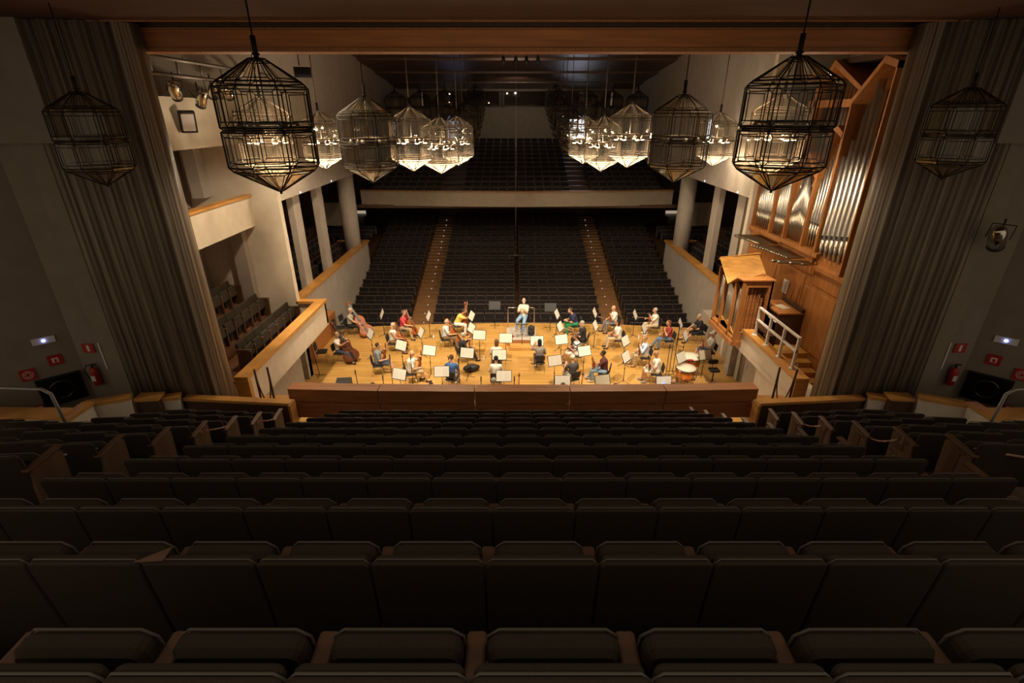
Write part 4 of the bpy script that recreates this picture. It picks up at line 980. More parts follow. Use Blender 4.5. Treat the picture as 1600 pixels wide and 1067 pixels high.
# ------------------------------------------------------------------ instruments
def string_instrument(kind, label, bottom, top, front, name, wood_='violinwood'):
    S = {'violin': (.355, .21, .035, .60), 'viola': (.405, .245, .04, .68), 'cello': (.755, .43, .12, 1.22), 'bass': (1.12, .66, .19, 1.85)}[kind]
    L, W, T, tot = S
    bottom, top = Vector(bottom), Vector(top); up = (top - bottom).normalized(); f = Vector(front); f = (f - up * f.dot(up)).normalized(); sd = f.cross(up).normalized()
    R = Matrix((( sd.x, f.x, up.x, bottom.x), (sd.y, f.y, up.y, bottom.y), (sd.z, f.z, up.z, bottom.z), (0, 0, 0, 1)))
    t = thing(name, label, kind if kind != 'bass' else 'double bass'); t.matrix_world = R; t['group'] = 'string instruments on the stage'
    prof = [(0, .0), (.012, .5), (.06, .80), (.16, .99), (.25, 1.0), (.35, .84), (.42, .66), (.50, .60), (.58, .64), (.64, .78), (.74, .84), (.84, .80), (.93, .58), (.985, .28), (1.0, .0)]
    if kind == 'bass': prof[9:] = [(.64, .72), (.74, .76), (.84, .64), (.93, .38), (.985, .18), (1, 0)]
    pts = [(w_ * W / 2, z * L) for z, w_ in prof]; outl = pts + [(-x, z) for x, z in pts[1:-1][::-1]]
    b = MB(); n = len(outl); rings = []
    for (k, y) in ((.86, -T / 2 - T * .10), (1.0, -T / 2 + T * .05), (1.0, T / 2 - T * .05), (.86, T / 2 + T * .10)):
        rings.append([(x * k, y, (z - L / 2) * (k + .02 if k < 1 else 1) + L / 2) for x, z in outl])
    vs = sum(rings, []); fs = [tuple(range(n))[::-1], tuple(range(3 * n, 4 * n))]
    for r_ in range(3): fs += [(r_ * n + i, r_ * n + (i + 1) % n, (r_ + 1) * n + (i + 1) % n, (r_ + 1) * n + i) for i in range(n)]
    b.add(vs, fs, 0, False)
    yf = T / 2 + T * .10 + .001
    for sx in (-1, 1):
        for k in range(4): b.box(sx * W * .19 - .008 * L, sx * W * .19 + .008 * L, yf - .001, yf + .0015, L * (.36 + .06 * k), L * (.42 + .06 * k), 1)
    b.build('body', [wood_, 'ebony'], t)
    b = MB(); nw = W * .07
    b.box(-nw, nw, T * .1, yf + T * .18, L * .98, tot * .90); b.build('neck', wood_, t)
    b = MB(); b.box(-nw, nw, yf + T * .18, yf + T * .30 + .004, L * .70, tot * .90); b.build('fingerboard', 'ebony', t)
    b = MB(); yy = yf * .7; r = tot * .028
    b.tube([(0, yy, tot * .90), (0, yy + r * .2, tot * .95), (0, yy, tot * .985), (0, yy - r * 1.2, tot), (0, yy - r * 1.9, tot * .98), (0, yy - r * 1.3, tot * .962), (0, yy - r * .7, tot * .975)], [nw * .95, nw * .85, nw * .8, nw * .75, nw * .7, nw * .6, nw * .5], 8)
    for k in range(4): b.tube([((-1 if k % 2 else 1) * nw * .6, yy, tot * (.915 + .015 * k)), ((-1 if k % 2 else 1) * nw * 3.2, yy, tot * (.915 + .015 * k))], nw * .28, 5)
    b.build('scroll', wood_, t)
    b = MB(); b.box(-W * .10, W * .10, yf - .001, yf + T * .36, L * .49, L * .505); b.build('bridge', 'endwood', t)
    b = MB(); b.box(-W * .06, W * .06, yf + T * .05, yf + T * .16, L * .06, L * .34); b.build('tailpiece', 'ebony', t)
    b = MB()
    for k in range(4): x = nw * (.7 - .46 * k); b.tube([(x, yf + T * .16, L * .34), (x * 1.3, yf + T * .37, L * .498), (x, yf + T * .34, tot * .90)], .0012 if kind in ('violin', 'viola') else .002, 4)
    b.build('strings', 'steel', t)
    if kind in ('cello', 'bass'): MB().tube([(0, 0, 0), (0, 0, -.28 if kind == 'cello' else -.12)], .007, 6).build('endpin', 'steel', t)
    return t
def bow(p0, p1, label):
    p0, p1 = Vector(p0), Vector(p1); b = MB(); d = (p1 - p0).normalized(); u = d.cross(Vector((0, 0, 1)))
    u = (u if u.length > .1 else Vector((1, 0, 0))).normalized(); v = u.cross(d)
    t = thing('bow', label, 'bow', tuple(p0)); a = Vector((0, 0, 0)); e = p1 - p0
    MB().tube([a, e * .5 - v * .004, e], .006, 6).build('stick', 'violinwood', t)
    MB().tube([a + v * .022, e + v * .014], .0055, 5).build('bow_hair', 'signwhite', t)
    MB().tube([a - d * .02 + v * .01, a + d * .035 + v * .01], .013, 6).build('frog', 'ebony', t)
    return t
# ------------------------------------------------------------------ orchestra chair
def make_chair(label):
    t = thing('orchestra_chair', label, 'chair')
    MB().rbox(-.22, .22, -.20, .22, .395, .44, .05, axis='z').build('seat', 'cloth_black', t)
    X = Matrix.Translation((0, -.22, .66)) @ Matrix.Rotation(radians(10), 4, 'X')
    MB().rbox(-.20, .20, -.022, .022, -.14, .16, .05, X=X).build('backrest', 'cloth_black', t)
    for sx in (-1, 1):
        MB().tube([(sx * .19, .20, 0), (sx * .18, .16, .40)], .011, 6).build('leg', 'chrome', t)
        MB().tube([(sx * .20, -.26, 0), (sx * .18, -.17, .40)], .011, 6).build('leg', 'chrome', t)
        MB().tube([(sx * .17, -.17, .40), (sx * .17, -.24, .62)], .011, 6).build('back_support', 'chrome', t)
    MB().tube([(-.19, .17, .18), (.19, .17, .18)], .008, 6).build('stretcher', 'chrome', t)
    return t
chair0 = None
def chair(x, y, face, label):
    global chair0
    if chair0 is None: chair0 = make_chair(label); KIDS[chair0] = [(c, []) for c in chair0.children]; t = chair0
    else: t = dup(chair0, label=label)
    t.location = (x, y, 0); t.rotation_euler = (0, 0, radians(face - 90)); t['group'] = 'orchestra chairs'
    return t
def LW(loc, face, p):   # local point of a player to world
    a = radians(face - 90); return (loc[0] + p[0] * cos(a) - p[1] * sin(a), loc[1] + p[0] * sin(a) + p[1] * cos(a), p[2])
def LD(face, p): a = radians(face - 90); return (p[0] * cos(a) - p[1] * sin(a), p[0] * sin(a) + p[1] * cos(a), p[2])
GREY = (.42, .41, .38); WHT = (.80, .78, .73); BLK = (.03, .03, .035); KHK = (.46, .36, .23); JNS = (.15, .22, .34)
UPR = ((-.17, .28, .98), (.13, .32, .68)); LAP = ((-.10, .30, .70), (.10, .32, .70)); CEL = ((-.13, .16, 1.06), (.20, .46, .72))
PL = [
 # label, (x,y), facing, shirt, pants, kw, instrument kind, instrument wood
 ('grey-haired player in a grey shirt and black trousers behind the big brown double bass', (-7.91, 21.7), -6, (.42, .40, .33), BLK, dict(hair=(.5, .48, .45), hands=((-.22, .20, 1.05), (.24, .52, .70)), feet=((-.2, .35, .06), (.2, .55, .06))), 'bass', 'violinwood'),
 ('balding player in white T-shirt and blue jeans with a dark double bass, far left', (-7.56, 18.9), -12, WHT, (.07, .08, .13), dict(style='fringe', hair=(.06, .05, .05), skin='skin_tan', mask=(.30, .36, .42), hands=((-.05, .36, 1.02), (.12, .44, .98)), feet=((-.15, .5, .06), (.15, .62, .06)), lean=-2), 'bass', 'darkviolin'),
 ('dark-haired cellist in a red shirt and khaki trousers at the back left', (-5.37, 21.39), -10, (.62, .07, .09), KHK, dict(hair=(.12, .11, .10), hands=CEL, feet=((-.25, .4, .06), (.25, .5, .06))), 'cello', 'violinwood'),
 ('blonde cellist in a white sleeveless top left of the centre', (-5.52, 19.87), 0, WHT, (.25, .14, .08), dict(hair=(.62, .52, .36), style='long', sleeve='none', skin='skin_tan', hands=CEL, feet=((-.25, .4, .06), (.25, .5, .06))), 'cello', 'violinwood'),
 ('dark-haired viola player in a grey-blue T-shirt and dark shorts at the left', (-5.67, 17.77), 12, (.23, .26, .30), (.08, .09, .13), dict(hair=(.05, .04, .035), shorts=True, hands=UPR, feet=((-.12, .62, .06), (.12, .66, .06))), 'viola', 'violinwood'),
 ('bald player in a white T-shirt and khaki shorts with one knee high, left front', (-4.21, 17.06), 12, WHT, KHK, dict(style='bald', shorts=True, hands=((-.05, .36, 1.05), (.13, .32, .68)), feet=((-.12, .36, .06), (.12, .60, .06))), 'viola', 'violinwood'),
 ('player in a yellow shirt and white trousers leaning forward to a music stand', (-2.91, 21.86), -3, (.85, .62, .16), WHT, dict(hair=(.06, .045, .04), style='bun', skin='skin_tan', lean=30, hands=((-.2, .42, 1.0), (.10, .72, .95)), feet=((-.2, .3, .06), (.2, .4, .06))), 'cello', 'violinwood'),
 ('bald cellist in a pale blue shirt, left of the conductor', (-3.27, 20.29), 8, (.58, .66, .70), (.20, .14, .09), dict(style='fringe', hair=(.5, .47, .43), hands=((-.13, .22, .95), (.20, .42, .72)), feet=((-.25, .4, .06), (.25, .5, .06))), 'cello', 'violinwood'),
 ('grey-haired player dressed all in dark clothes, seen from behind, left of centre', (-2.39, 18.77), 25, (.03, .035, .045), (.05, .05, .06), dict(hair=(.42, .40, .38), sleeve='long', hands=((-.10, .36, .95), (.15, .36, .72)), feet=((-.14, .55, .06), (.14, .6, .06))), 'viola', 'violinwood'),
 ('brown-haired player in a bright blue top and grey trousers seen from behind', (-2.58, 16.64), 82, (.07, .16, .42), (.36, .34, .32), dict(hair=(.10, .055, .035), style='bun', hands=UPR), 'violin', 'darkviolin'),
 ('long-haired player in a white top facing away, just left of centre', (-.92, 18.05), 90, WHT, (.35, .25, .16), dict(hair=(.17, .08, .04), style='long', hands=LAP), None, ''),
 ('dark-haired player in a white T-shirt facing away, nearer the parapet', (-.90, 16.54), 88, WHT, (.2, .2, .22), dict(hair=(.025, .02, .02), hands=LAP), None, ''),
 ('black-haired player in a grey top facing away towards the conductor', (.81, 18.05), 92, (.27, .24, .23), (.1, .1, .1), dict(hair=(.02, .018, .02), style='long', skin='skin_tan', hands=((-.18, .36, 1.05), (.1, .32, .70))), None, ''),
 ('dark-haired player in navy shirt and green trousers, right of the conductor', (2.71, 21.86), 190, (.035, .045, .10), (.03, .26, .13), dict(hair=(.06, .05, .045), lean=22, sleeve='short', hands=((-.07, .46, .72), (.07, .46, .74)), feet=((-.14, .45, .06), (.14, .36, .06))), 'violin', 'darkviolin'),
 ('player with long grey hair in a black T-shirt, right of centre', (2.84, 20.08), 158, BLK, (.03, .03, .03), dict(hair=(.38, .34, .29), style='long', hands=LAP), 'violin', 'darkviolin'),
 ('player in a navy and white striped jersey with white shorts, legs crossed', (2.41, 18.65), 168, WHT, (.7, .66, .6), dict(hair=(.10, .065, .045), stripes=True, shorts=True, skin='skin_tan', hands=((-.08, .3, .75), (.08, .32, .75)), feet=((-.10, .55, .06), (.02, .72, .14))), 'violin', 'darkviolin'),
 ('bald violinist in a white shirt and grey jeans holding the violin upright, back right', (4.59, 22.02), 188, WHT, (.20, .20, .21), dict(style='bald', hands=UPR, feet=((-.14, .42, .06), (.14, .56, .06))), 'violin', 'violinwood'),
 ('player with long black hair, white top and beige trousers, right of centre', (4.42, 20.22), 182, WHT, (.62, .50, .34), dict(hair=(.02, .018, .02), style='long', skin='skin_tan', hands=((-.12, .34, .74), (.1, .36, .7)), feet=((-.1, .5, .06), (.14, .5, .06))), 'violin', 'violinwood'),
 ('white-haired player in a dark grey T-shirt near the parapet, right of centre', (2.0, 16.64), 112, (.085, .08, .085), (.6, .6, .6), dict(hair=(.72, .68, .6), hands=((-.16, .30, .92), (.13, .32, .68))), 'violin', 'darkviolin'),
 ('dark-haired violinist in a maroon shirt and light blue jeans, right of centre', (3.26, 17.06), 165, (.085, .03, .035), (.22, .33, .46), dict(hair=(.02, .018, .018), skin='skin_dark', shoes=(.6, .6, .6), hands=((-.12, .40, .96), (.12, .34, .68)), feet=((-.1, .42, .06), (.14, .58, .06))), 'violin', 'violinwood'),
 ('grey-haired violinist in a white T-shirt and cream trousers, bow held out, back right', (6.46, 21.7), 180, WHT, (.66, .55, .40), dict(hair=(.46, .44, .42), shoes=(.7, .68, .6), hands=((-.16, .34, 1.02), (.12, .40, .80))), 'violin', 'violinwood'),
 ('brown-haired violinist in a maroon patterned top and jeans, violin upright', (6.65, 20.15), 178, (.34, .06, .055), JNS, dict(hair=(.17, .07, .04), style='long', hands=UPR, feet=((-.12, .46, .06), (.12, .68, .06))), 'violin', 'violinwood'),
 ('brown-haired violinist in a light blue shirt and khaki trousers, violin upright', (5.19, 18.47), 178, (.52, .62, .80), KHK, dict(hair=(.34, .22, .12), sleeve='long', hands=UPR, feet=((-.12, .42, .06), (.12, .56, .06)), shoes=(.35, .2, .1)), 'violin', 'violinwood'),
 ('bald violinist in a white T-shirt and white shorts, beside the tall black poles', (5.29, 17.06), 172, WHT, (.72, .66, .56), dict(style='bald', skin='skin_tan', shorts=True, shoes=(.25, .3, .32), hands=((-.15, .28, .88), (.13, .32, .68)), feet=((-.12, .40, .06), (.12, .5, .06))), 'violin', 'darkviolin'),
 ('grey-haired player in black T-shirt and shorts with legs outstretched, far right back', (8.30, 20.94), 184, BLK, (.04, .045, .06), dict(hair=(.40, .39, .37), lean=10, shorts=True, hands=((-.14, .44, .70), (.10, .50, .66)), feet=((-.14, .70, .06), (.14, .86, .06))), 'viola', 'darkviolin'),
 ('player in a white cap and pale grey T-shirt with denim shorts, far right', (8.02, 18.96), 178, (.58, .57, .56), (.10, .15, .24), dict(hair=(.3, .28, .26), cap_=(.75, .74, .72), shorts=True, lean=-6, hands=((-.14, .32, .86), (.12, .32, .70)), feet=((-.12, .56, .06), (.12, .6, .06))), 'violin', 'violinwood'),
 ('dark-haired head just above the parapet near the black speaker box at left', (-4.97, 14.5), 90, (.2, .2, .22), BLK, dict(hair=(.06, .055, .05), hands=LAP), None, ''),
 ('dark-haired head showing above the parapet, left of the blue-topped player', (-3.01, 14.5), 90, (.2, .2, .25), BLK, dict(hair=(.04, .035, .035), hands=LAP), None, ''),
 ('grey-haired person in a white shirt right behind the parapet, centre', (-.93, 14.85), 88, WHT, BLK, dict(hair=(.30, .29, .27), hands=LAP), None, ''),
 ('brown-haired head before the score on the stand right of centre, behind the parapet', (1.41, 14.5), 90, (.3, .28, .25), BLK, dict(hair=(.12, .08, .06), hands=LAP), None, ''),
 ('dark head above the parapet right of the brownish score', (3.16, 14.45), 95, (.2, .2, .2), BLK, dict(hair=(.06, .045, .04), hands=LAP), None, ''),
 ('balding person with white face mask looking right, behind the parapet near the timpani', (5.12, 14.75), 50, (.3, .3, .3), BLK, dict(hair=(.10, .06, .045), skin='skin_tan', style='fringe', mask=(.8, .78, .74), hands=LAP), None, ''),
]
INAME = {'violin': 'violin', 'viola': 'viola', 'cello': 'cello', 'bass': 'double_bass'}
for i, (lab, loc, face, shc, pc, kw, inst, iw) in enumerate(PL):
    t, R = person(lab, loc, face, shc, pc, pz=.555, **kw)
    who = lab.split(' with ')[0].split(',')[0]
    short = ' '.join(who.split()[:8])
    chair(loc[0], loc[1], face, 'black and chrome chair under the ' + ' '.join(lab.split(',')[0].split()[:10]))
    il = {'violin': 'violin held by the ', 'viola': 'viola held by the ', 'cello': 'cello held by the ', 'bass': 'double bass of the '}
    if inst:
        L_ = il[inst] + ' '.join(lab.split(',')[0].split()[:11])
        hl = kw['hands'][0]
        if inst in ('violin', 'viola'):
            up = hl[2] > .8
            if up: bt, tp = (hl[0] + .05, hl[1] - .02, hl[2] - .40), (hl[0] - .035, hl[1] + .06, hl[2] + .12)
            else: bt, tp = (.12, .22, .68), (-.30, .42, .78)
            string_instrument(inst, L_, LW(loc, face, bt), LW(loc, face, tp), LD(face, (.5, .9, .15) if up else (0, .1, 1)), INAME[inst], iw)
        elif inst == 'cello':
            if 'yellow' in lab: bt, tp = (-.02, .42, .30), (-.32, .34, 1.5)
            else: bt, tp = (.10, .62, .26), (-.16, .06, 1.36)
            string_instrument(inst, L_, LW(loc, face, bt), LW(loc, face, tp), LD(face, (.25, 1, .3)), INAME[inst], iw)
        else:
            bt, tp = ((.22, .95, .13), (-.30, -.16, 1.50)) if i == 0 else ((.05, .66, .13), (-.22, -.22, 1.45))
            string_instrument(inst, L_, LW(loc, face, bt), LW(loc, face, tp), LD(face, (.9, .6, .5) if i == 0 else (.7, .9, .6)), INAME[inst], iw)
def pbow(i, a, b_, lab): _, loc, face = PL[i][:3]; bow(LW(loc, face, a), LW(loc, face, b_), lab)
pbow(0, (.30, .50, .76), (.34, .86, .12), 'white-haired bow pointing down from the grey-shirted bassist')
pbow(2, (.20, .50, .80), (-.02, .22, 1.42), 'bow standing upright before the cellist in the red shirt')
pbow(6, (-.16, .45, .92), (-.14, .52, 1.58), 'bow held upright by the leaning player in yellow')
pbow(13, (.06, .50, .74), (-.25, -.2 + .3, .60), 'bow across the lap of the player in green trousers')
pbow(14, (.10, .36, .72), (.0, 1.02, .92), 'bow pointing left from the long grey-haired player')
pbow(16, (.13, .40, .68), (-.05, .86, .86), 'bow held forward by the bald violinist at the back right')
pbow(20, (.12, .46, .82), (.05, 1.12, .88), 'bow held straight out by the grey-haired violinist in white')
pbow(18, (.10, .36, .70), (-.5, .50, .95), 'bow of the white-haired player near the parapet')
# conductor on a high stool on the podium
t = thing('podium', 'grey-topped square wooden conductor podium with a lower step', 'podium', (.13, 21.2, 0))
MB().box(-.66, .66, -.72, .72, 0, .28).build('box', 'redwood', t); MB().box(-.68, .68, -.74, .74, .28, .30).build('top', 'grey', t)
t = thing('podium_step', 'low wooden step in front of the conductor podium', 'step', (.1, 20.2, 0)); MB().box(-.5, .5, -.28, .25, 0, .14).build('box', 'stage', t)
MB().box(-.62, .38, -.25, .27, .0, .10).build('stage_riser_mark', 'stage', loc=(-1.9, 20.1, 0), label='low wooden platform beside the podium step', category='platform')
t = thing('podium_rail', 'chrome guard rail with two posts behind the conductor', 'rail', (.13, 21.86, .30))
for sx in (-1, 1): MB().tube([(sx * .62, 0, -.3), (sx * .62, 0, .98), (sx * .58, 0, 1.02), (sx * .2, 0, 1.02)], .022, 8).build('post', 'chrome', t)
MB().tube([(-.3, 0, 1.02), (.3, 0, 1.02)], .018, 8).build('bar', 'chrome', t)
t = thing('high_stool', 'tall black stool the conductor is perched on', 'stool', (.25, 21.45, .30))
MB().lathe([(.15, 0), (.17, .02), (.17, .06), (.14, .08)], 16, (0, 0, .62)).build('seat', 'cloth_black', t)
for k in range(4): a = pi / 4 + k * pi / 2; MB().tube([(.21 * cos(a), .21 * sin(a), 0), (.1 * cos(a), .1 * sin(a), .62)], .012, 6).build('leg', 'black', t)
MB().tube([(.17 * cos(2 * pi * k / 16), .17 * sin(2 * pi * k / 16), .25) for k in range(16)], .008, 5, closed=True).build('foot_ring', 'chrome', t)
t, R = person('conductor with white beard in a cream polo shirt and blue jeans on the podium', (.24, 21.45), 262, (.74, .68, .56), (.22, .36, .55), style='fringe', hair=(.5, .42, .36), lean=-2, pz=.82, base=.30,
    hands=((-.02, .26, 1.17), (.10, .30, 1.12)), feet=((.02, .30, .03), (.30, .36, .22)), shoes=(.25, .25, .27), mask=(.82, .80, .76), look=(8, -4))
b = MB(); b.rbox(-.15, .15, -.10, .10, 0, .46, .08); t = thing('backpack', 'dark grey backpack leaning on the podium beside the conductor', 'bag', (.58, 21.0, .30), -.5); b.build('bag_body', 'cloth_black', t); MB().rbox(-.11, .11, -.14, -.09, .05, .26, .04).build('pocket', 'black', t); MB().tube([(-.04, 0, .46), (-.04, 0, .52), (.04, 0, .52), (.04, 0, .46)], .01, 6).build('handle', 'black', t)
MB().rbox(-.09, .09, -.04, .04, 0, .08, .02).build('red_pouch', 'red', loc=(-.30, 20.75, .30), rotz=.3, label='small red pouch on the podium at the conductor\'s feet', category='pouch')

# ------------------------------------------------------------------ music stands
def make_stand(kind, label):
    t = thing('music_stand', label, 'music stand')
    for k in range(3):
        a = pi / 2 + 2 * pi * k / 3; MB().tube([(0, 0, .10), (.28 * cos(a), .28 * sin(a), .012)], .009, 6).build('leg', 'black', t)
    MB().tube([(0, 0, .06), (0, 0, .62)], .014, 8).build('lower_pole', 'black', t); MB().tube([(0, 0, .60), (0, 0, 1.06)], .009, 8).build('upper_pole', 'black', t)
    MB().tube([(0, 0, .58), (0, 0, .64)], .022, 8).build('collar', 'black', t)
    X = Matrix.Translation((0, .0, 1.12)) @ Matrix.Rotation(radians(kind), 4, 'X')
    b = MB(); b.box(-.28, .28, -.006, .006, -.20, .20, X=X); b.box(-.28, .28, .0, .055, -.205, -.195, X=X); b.build('desk', 'black', t)
    return t
SHEET = {}
def sheet(loc, rz, tilt, label, w_=.52, h=.37, old=False, off=.010, z=1.12):
    key = (tilt, w_, h, old)
    if key not in SHEET:
        b = MB(); X = Matrix.Rotation(radians(tilt), 4, 'X')
        for sx in (-1, 1):
            b.add([X @ Vector(p) for p in ((0, off, -h / 2), (sx * w_ / 2, off + .004, -h / 2), (sx * w_ / 2, off + .004, h / 2), (0, off, h / 2), (0, off - .003, -h / 2), (sx * w_ / 2, off - .001, -h / 2), (sx * w_ / 2, off - .001, h / 2), (0, off - .003, h / 2))],
                  [(0, 1, 2, 3), (4, 7, 6, 5), (0, 4, 5, 1), (1, 5, 6, 2), (2, 6, 7, 3), (3, 7, 4, 0)])
        for sx in (-1, 1):
            for k in range(8):
                zz = h / 2 - .035 - k * (h - .06) / 8
                b.add([X @ Vector(p) for p in ((sx * .02, off + .003, zz), (sx * (w_ / 2 - .025), off + .0065, zz), (sx * (w_ / 2 - .025), off + .0065, zz - .010), (sx * .02, off + .003, zz - .010))], [(0, 1, 2, 3)], 1)
        SHEET[key] = b.mesh('sheet_music', ['paper_old' if old else 'paper', 'staff'])
    o = bpy.data.objects.new('sheet_music', SHEET[key]); COL.objects.link(o); o.location = (loc[0], loc[1], z); o.rotation_euler = (0, 0, rz); o['label'] = label; o['category'] = 'sheet music'; o['group'] = 'scores on the music stands'
M['staff'] = mat('printed staves', (.66, .63, .57), .8)
stand0 = {}
def stand(x, y, nang, label, tilt=24, paper=True, old=False, slabel=None, zoff=0, w_=.52):
    # nang: compass angle the desk faces
    rz = radians(nang - 90)
    if tilt not in stand0: t = stand0[tilt] = make_stand(tilt, label); KIDS[t] = [(c, []) for c in t.children]
    else: t = dup(stand0[tilt], label=label)
    t.location = (x, y, zoff); t.rotation_euler = (0, 0, rz); t['group'] = 'black music stands'
    if paper: sheet((x, y), rz, tilt, slabel or label.replace('black music stand', 'open white score on the stand'), old=old, z=1.12 + zoff, w_=w_)
ST = [
 (-6.33, 21.57, 200, 'before the grey-shirted double bass player'), (-6.27, 19.27, 215, 'before the jeans-wearing double bass player'),
 (-4.13, 21.33, 200, 'before the red-shirted cellist'), (-4.16, 19.41, 205, 'before the blonde cellist'),
 (-4.74, 18.11, 240, 'before the grey-blue T-shirted viola player'), (-3.54, 17.64, 255, 'before the bald player in khaki shorts'),
 (-1.67, 19.14, 262, 'before the player in dark clothes'), (-2.04, 17.41, 258, 'before the player in the blue top'),
 (-2.83, 15.87, 272, 'standing widest in view behind the parapet, left of centre'), (-4.31, 15.67, 250, 'tilted, near the parapet left of the empty floor'),
 (-.56, 18.81, 268, 'before the long-haired player in white'), (-.79, 17.24, 270, 'before the dark-haired player in white'),
 (-.59, 15.53, 270, 'before the grey-haired head at the centre parapet'), (.72, 18.55, 272, 'before the black-haired player in grey'),
 (1.73, 18.68, 285, 'left of the player in the striped jersey'), (1.31, 16.74, 288, 'before the white-haired player in dark grey'),
 (2.53, 17.58, 290, 'before the violinist in the maroon shirt'), (1.45, 15.16, 272, 'before the brown-haired head behind the parapet'),
 (1.78, 21.57, 342, 'before the player in green trousers'), (1.79, 20.04, 335, 'before the long grey-haired player in black'),
 (3.56, 21.74, 342, 'before the bald violinist at the back right'), (3.35, 20.18, 338, 'before the player with long black hair and beige trousers'),
 (5.39, 21.49, 338, 'before the grey-haired violinist holding out a bow'), (5.42, 19.89, 335, 'before the violinist in the maroon patterned top'),
 (4.33, 18.55, 320, 'before the violinist in the light blue shirt'), (4.05, 17.07, 322, 'before the bald violinist in white shorts'),
 (7.15, 20.4, 335, 'before the black-clad player at the far right'), (6.95, 19.07, 330, 'before the player in the white cap'),
 (6.13, 17.01, 310, 'beside the timpani'), (4.95, 15.11, 275, 'before the masked person near the timpani'),
 (-2.15, 21.33, 205, 'touched by the leaning player in yellow'), (-2.05, 19.89, 210, 'before the bald cellist in pale blue'),
]
for (x, y, a, lab) in ST: stand(x, y, a, 'black music stand ' + lab)
stand(2.84, 15.2, 282, 'black music stand with brownish old score right of centre, behind the parapet', old=True, slabel='brownish aged score open behind the parapet, right of centre')
stand(-1.14, 22.70, 270, 'empty dark music stand left behind the conductor at the stage edge', paper=False, zoff=0)
stand(1.55, 22.45, 270, 'empty dark music stand right behind the conductor at the stage edge', paper=False)
stand(7.22, 17.46, 285, 'low music stand with brownish board right of the timpani', old=True, slabel='brownish sheet on the low stand right of the timpani', zoff=-.1)
stand(.15, 20.33, 90, 'wide flat black conductor desk before the podium', tilt=62, slabel='white score lying open on the conductor desk', w_=.48)
# water bottles on stands and the floor
for (x, y, lab) in ((-3.95, 21.2, 'clear bottle on the floor by the red-shirted cellist\'s stand'), (5.6, 21.2, 'clear bottle by the stand of the bow-holding violinist'), (2.62, 17.45, 'blue-labelled bottle at the stand of the maroon-shirted violinist'), (-1.5, 18.95, 'clear bottle under the stand of the dark-clothed player')):
    t = thing('water_bottle', lab, 'bottle', (x, y, 0)); MB().lathe([(.03, 0), (.034, .02), (.034, .16), (.014, .21), (.014, .23)], 12).build('bottle_body', 'water', t); MB().lathe([(.016, .225), (.016, .245)], 10).build('cap', 'signwhite', t)
# ------------------------------------------------------------------ microphone stands and poles
def mic(x, y, h, label, lean=0):
    t = thing('microphone_stand', label, 'microphone stand', (x, y, 0), 0, 'tall black microphone stands')
    for k in range(3): a = .5 + 2 * pi * k / 3; MB().tube([(0, 0, .06), (.24 * cos(a), .24 * sin(a), .012)], .012, 6).build('leg', 'black', t)
    MB().tube([(0, 0, .04), (lean, 0, h)], .014, 8).build('pole', 'black', t); MB().tube([(lean, 0, h - .1), (lean, 0, h + .08)], .022, 8).build('microphone', 'black', t)
mic(-8.0, 17.6, 1.5, 'black microphone stand by the left stage door', -.12)
mic(-4.76, 16.3, 1.5, 'black microphone stand standing left of the bald player in khaki shorts')
mic(-4.0, 16.3, 1.5, 'black microphone stand before the bald player in khaki shorts')
mic(-5.75, 15.5, 1.3, 'black microphone stand right of the black speaker box', -.06)
mic(-2.22, 16.0, 1.5, 'black microphone stand right of the player in the blue top')
mic(-1.36, 15.0, 1.3, 'black microphone stand left of the centre score behind the parapet')
mic(-.22, 15.0, 1.3, 'black microphone stand at the centre score behind the parapet')
mic(-4.75, 15.1, 1.3, 'short black microphone stand at the left parapet head')
mic(5.82, 17.5, 1.35, 'shortest of the three tall black poles left of the timpani')
mic(5.98, 17.62, 1.75, 'middle one of the three tall black poles left of the timpani')
mic(6.22, 17.9, 2.05, 'tallest of the three black poles left of the timpani')
def bassoon(x, y, label):
    t = thing('bassoon', label, 'bassoon', (x, y, .0)); MB().tube([(0, 0, 0.0), (.06, 0, 1.45)], [.035, .026], 10).build('tube', 'redwood', t); MB().tube([(.06, 0, 1.45), (.065, 0, 1.57)], [.03, .034], 10).build('bell', 'redwood', t); MB().tube([(.03, -.04, .3), (.06, -.04, .8)], .006, 5).build('keys', 'steel', t)
bassoon(-.12, 14.9, 'dark red bassoon top rising behind the parapet right of centre score'); bassoon(2.05, 15.0, 'dark red bassoon top rising behind the parapet near the dark score stand')
# ------------------------------------------------------------------ timpani
def timpano(x, y, r, label):
    t = thing('timpani_drum', label, 'timpani', (x, y, 0), 0, 'timpani')
    MB().lathe([(.05, .28), (r * .55, .34), (r * .85, .48), (r * .97, .66), (r, .80)], 28).build('copper_bowl', 'copper', t)
    MB().lathe([(r * .3, .825), (r * .98, .825), (r * .985, .84), (r * .3, .842)], 32).build('drum_head', 'drumskin', t)
    MB().tube([(r * 1.02 * cos(2 * pi * k / 32), r * 1.02 * sin(2 * pi * k / 32), .82) for k in range(32)], .016, 6, closed=True).build('hoop', 'brass', t)
    for k in range(8): a = 2 * pi * k / 8; b = MB().tube([(r * 1.05 * cos(a), r * 1.05 * sin(a), .82), (r * 1.04 * cos(a), r * 1.04 * sin(a), .62)], .01, 6); b.build('tension_rod', 'steel', t)
    for k in range(4): a = pi / 4 + pi / 2 * k; MB().tube([(r * .95 * cos(a), r * .95 * sin(a), .62), (r * .85 * cos(a), r * .85 * sin(a), .0)], .018, 6).build('leg', 'steel', t)
    MB().box(-.12, .12, -r - .1, -r + .25, .0, .08).build('pedal', 'black', t)
timpano(6.78, 17.70, .40, 'larger copper timpani drum with cream head behind the other'); timpano(6.28, 16.72, .37, 'smaller copper timpani drum with cream head nearest the parapet')
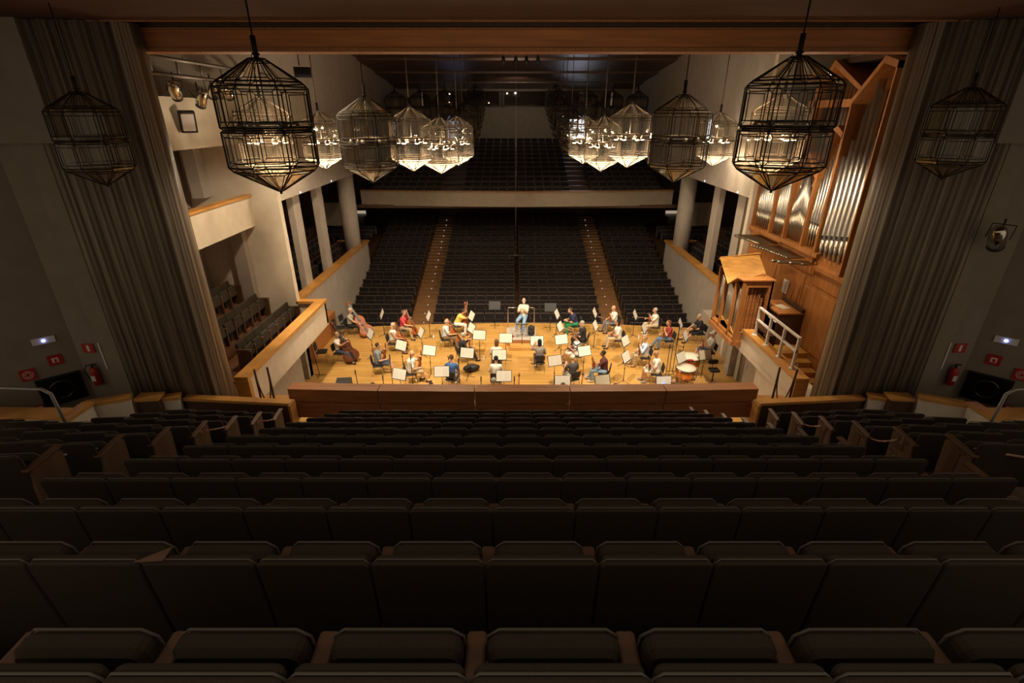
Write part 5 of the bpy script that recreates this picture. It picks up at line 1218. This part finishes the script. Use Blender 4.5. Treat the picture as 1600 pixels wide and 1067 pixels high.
MB().ell((0, 0, .03), (.12, .07, .03), 12).build('red_cloth', 'red', loc=(6.62, 17.28, .842), label='red cloth lying on the edge between the two timpani', category='cloth')
t = thing('drum_stool', 'black padded drummer stool with small backrest beside the timpani', 'stool', (7.5, 17.05, 0))
MB().rbox(-.2, .2, -.17, .17, .52, .6, .07, axis='z').build('seat', 'cloth_black', t); MB().rbox(-.2, .2, .16, .22, .72, .92, .08).build('backrest', 'cloth_black', t)
MB().tube([(0, 0, .05), (0, 0, .52)], .025, 8).build('pole', 'black', t); MB().tube([(0, .1, .55), (0, .2, .6), (0, .19, .75)], .015, 6).build('back_support', 'black', t)
for k in range(4): a = pi / 4 + pi / 2 * k; MB().tube([(0, 0, .12), (.26 * cos(a), .26 * sin(a), .015)], .014, 6).build('leg', 'chrome', t)
t = thing('floor_monitor', 'black speaker box with tilted top on the stage floor, near left', 'speaker', (-6.75, 16.7, 0), .1)
MB().prism_x([(-.25, 0), (.22, 0), (.22, .30), (-.20, .18)], -.28, .28).build('cabinet', 'black', t); MB().add([(-.24, -.17, .196), (.24, -.17, .196), (.24, .20, .305), (-.24, .20, .305), (-.24, -.17, .206), (.24, -.17, .206), (.24, .20, .315), (-.24, .20, .315)], [(0, 3, 2, 1), (4, 5, 6, 7), (0, 1, 5, 4), (1, 2, 6, 5), (2, 3, 7, 6), (3, 0, 4, 7)]).build('grille', 'cloth_black', t)
t = thing('instrument_case', 'shiny black bag on the floor behind the player in the blue top', 'case', (-1.95, 18.0, 0), .3); MB().ell((0, 0, .16), (.36, .18, .15), 14).build('case_body', 'black', t); MB().tube([(-.1, 0, .30), (-.1, 0, .36), (.1, 0, .36), (.1, 0, .30)], .01, 6).build('handle', 'black', t)
MB().box(-.03, .03, -.005, .005, -.06, .06).build('mobile_phone', 'screen', loc=(4.93, 15.02, 1.12), rotz=0, label='phone with bluish lit screen propped on the score near the timpani', category='phone')
for i, (x, y, f, lab) in enumerate(((-8.45, 21.6, 0, 'empty folding chair beside the left stage wall'), (-8.35, 19.0, 10, 'empty chair left of the double bass player in jeans'), (-8.3, 22.2, 350, 'empty chair at the far left stage corner'))):
    chair(x, y, f, lab)
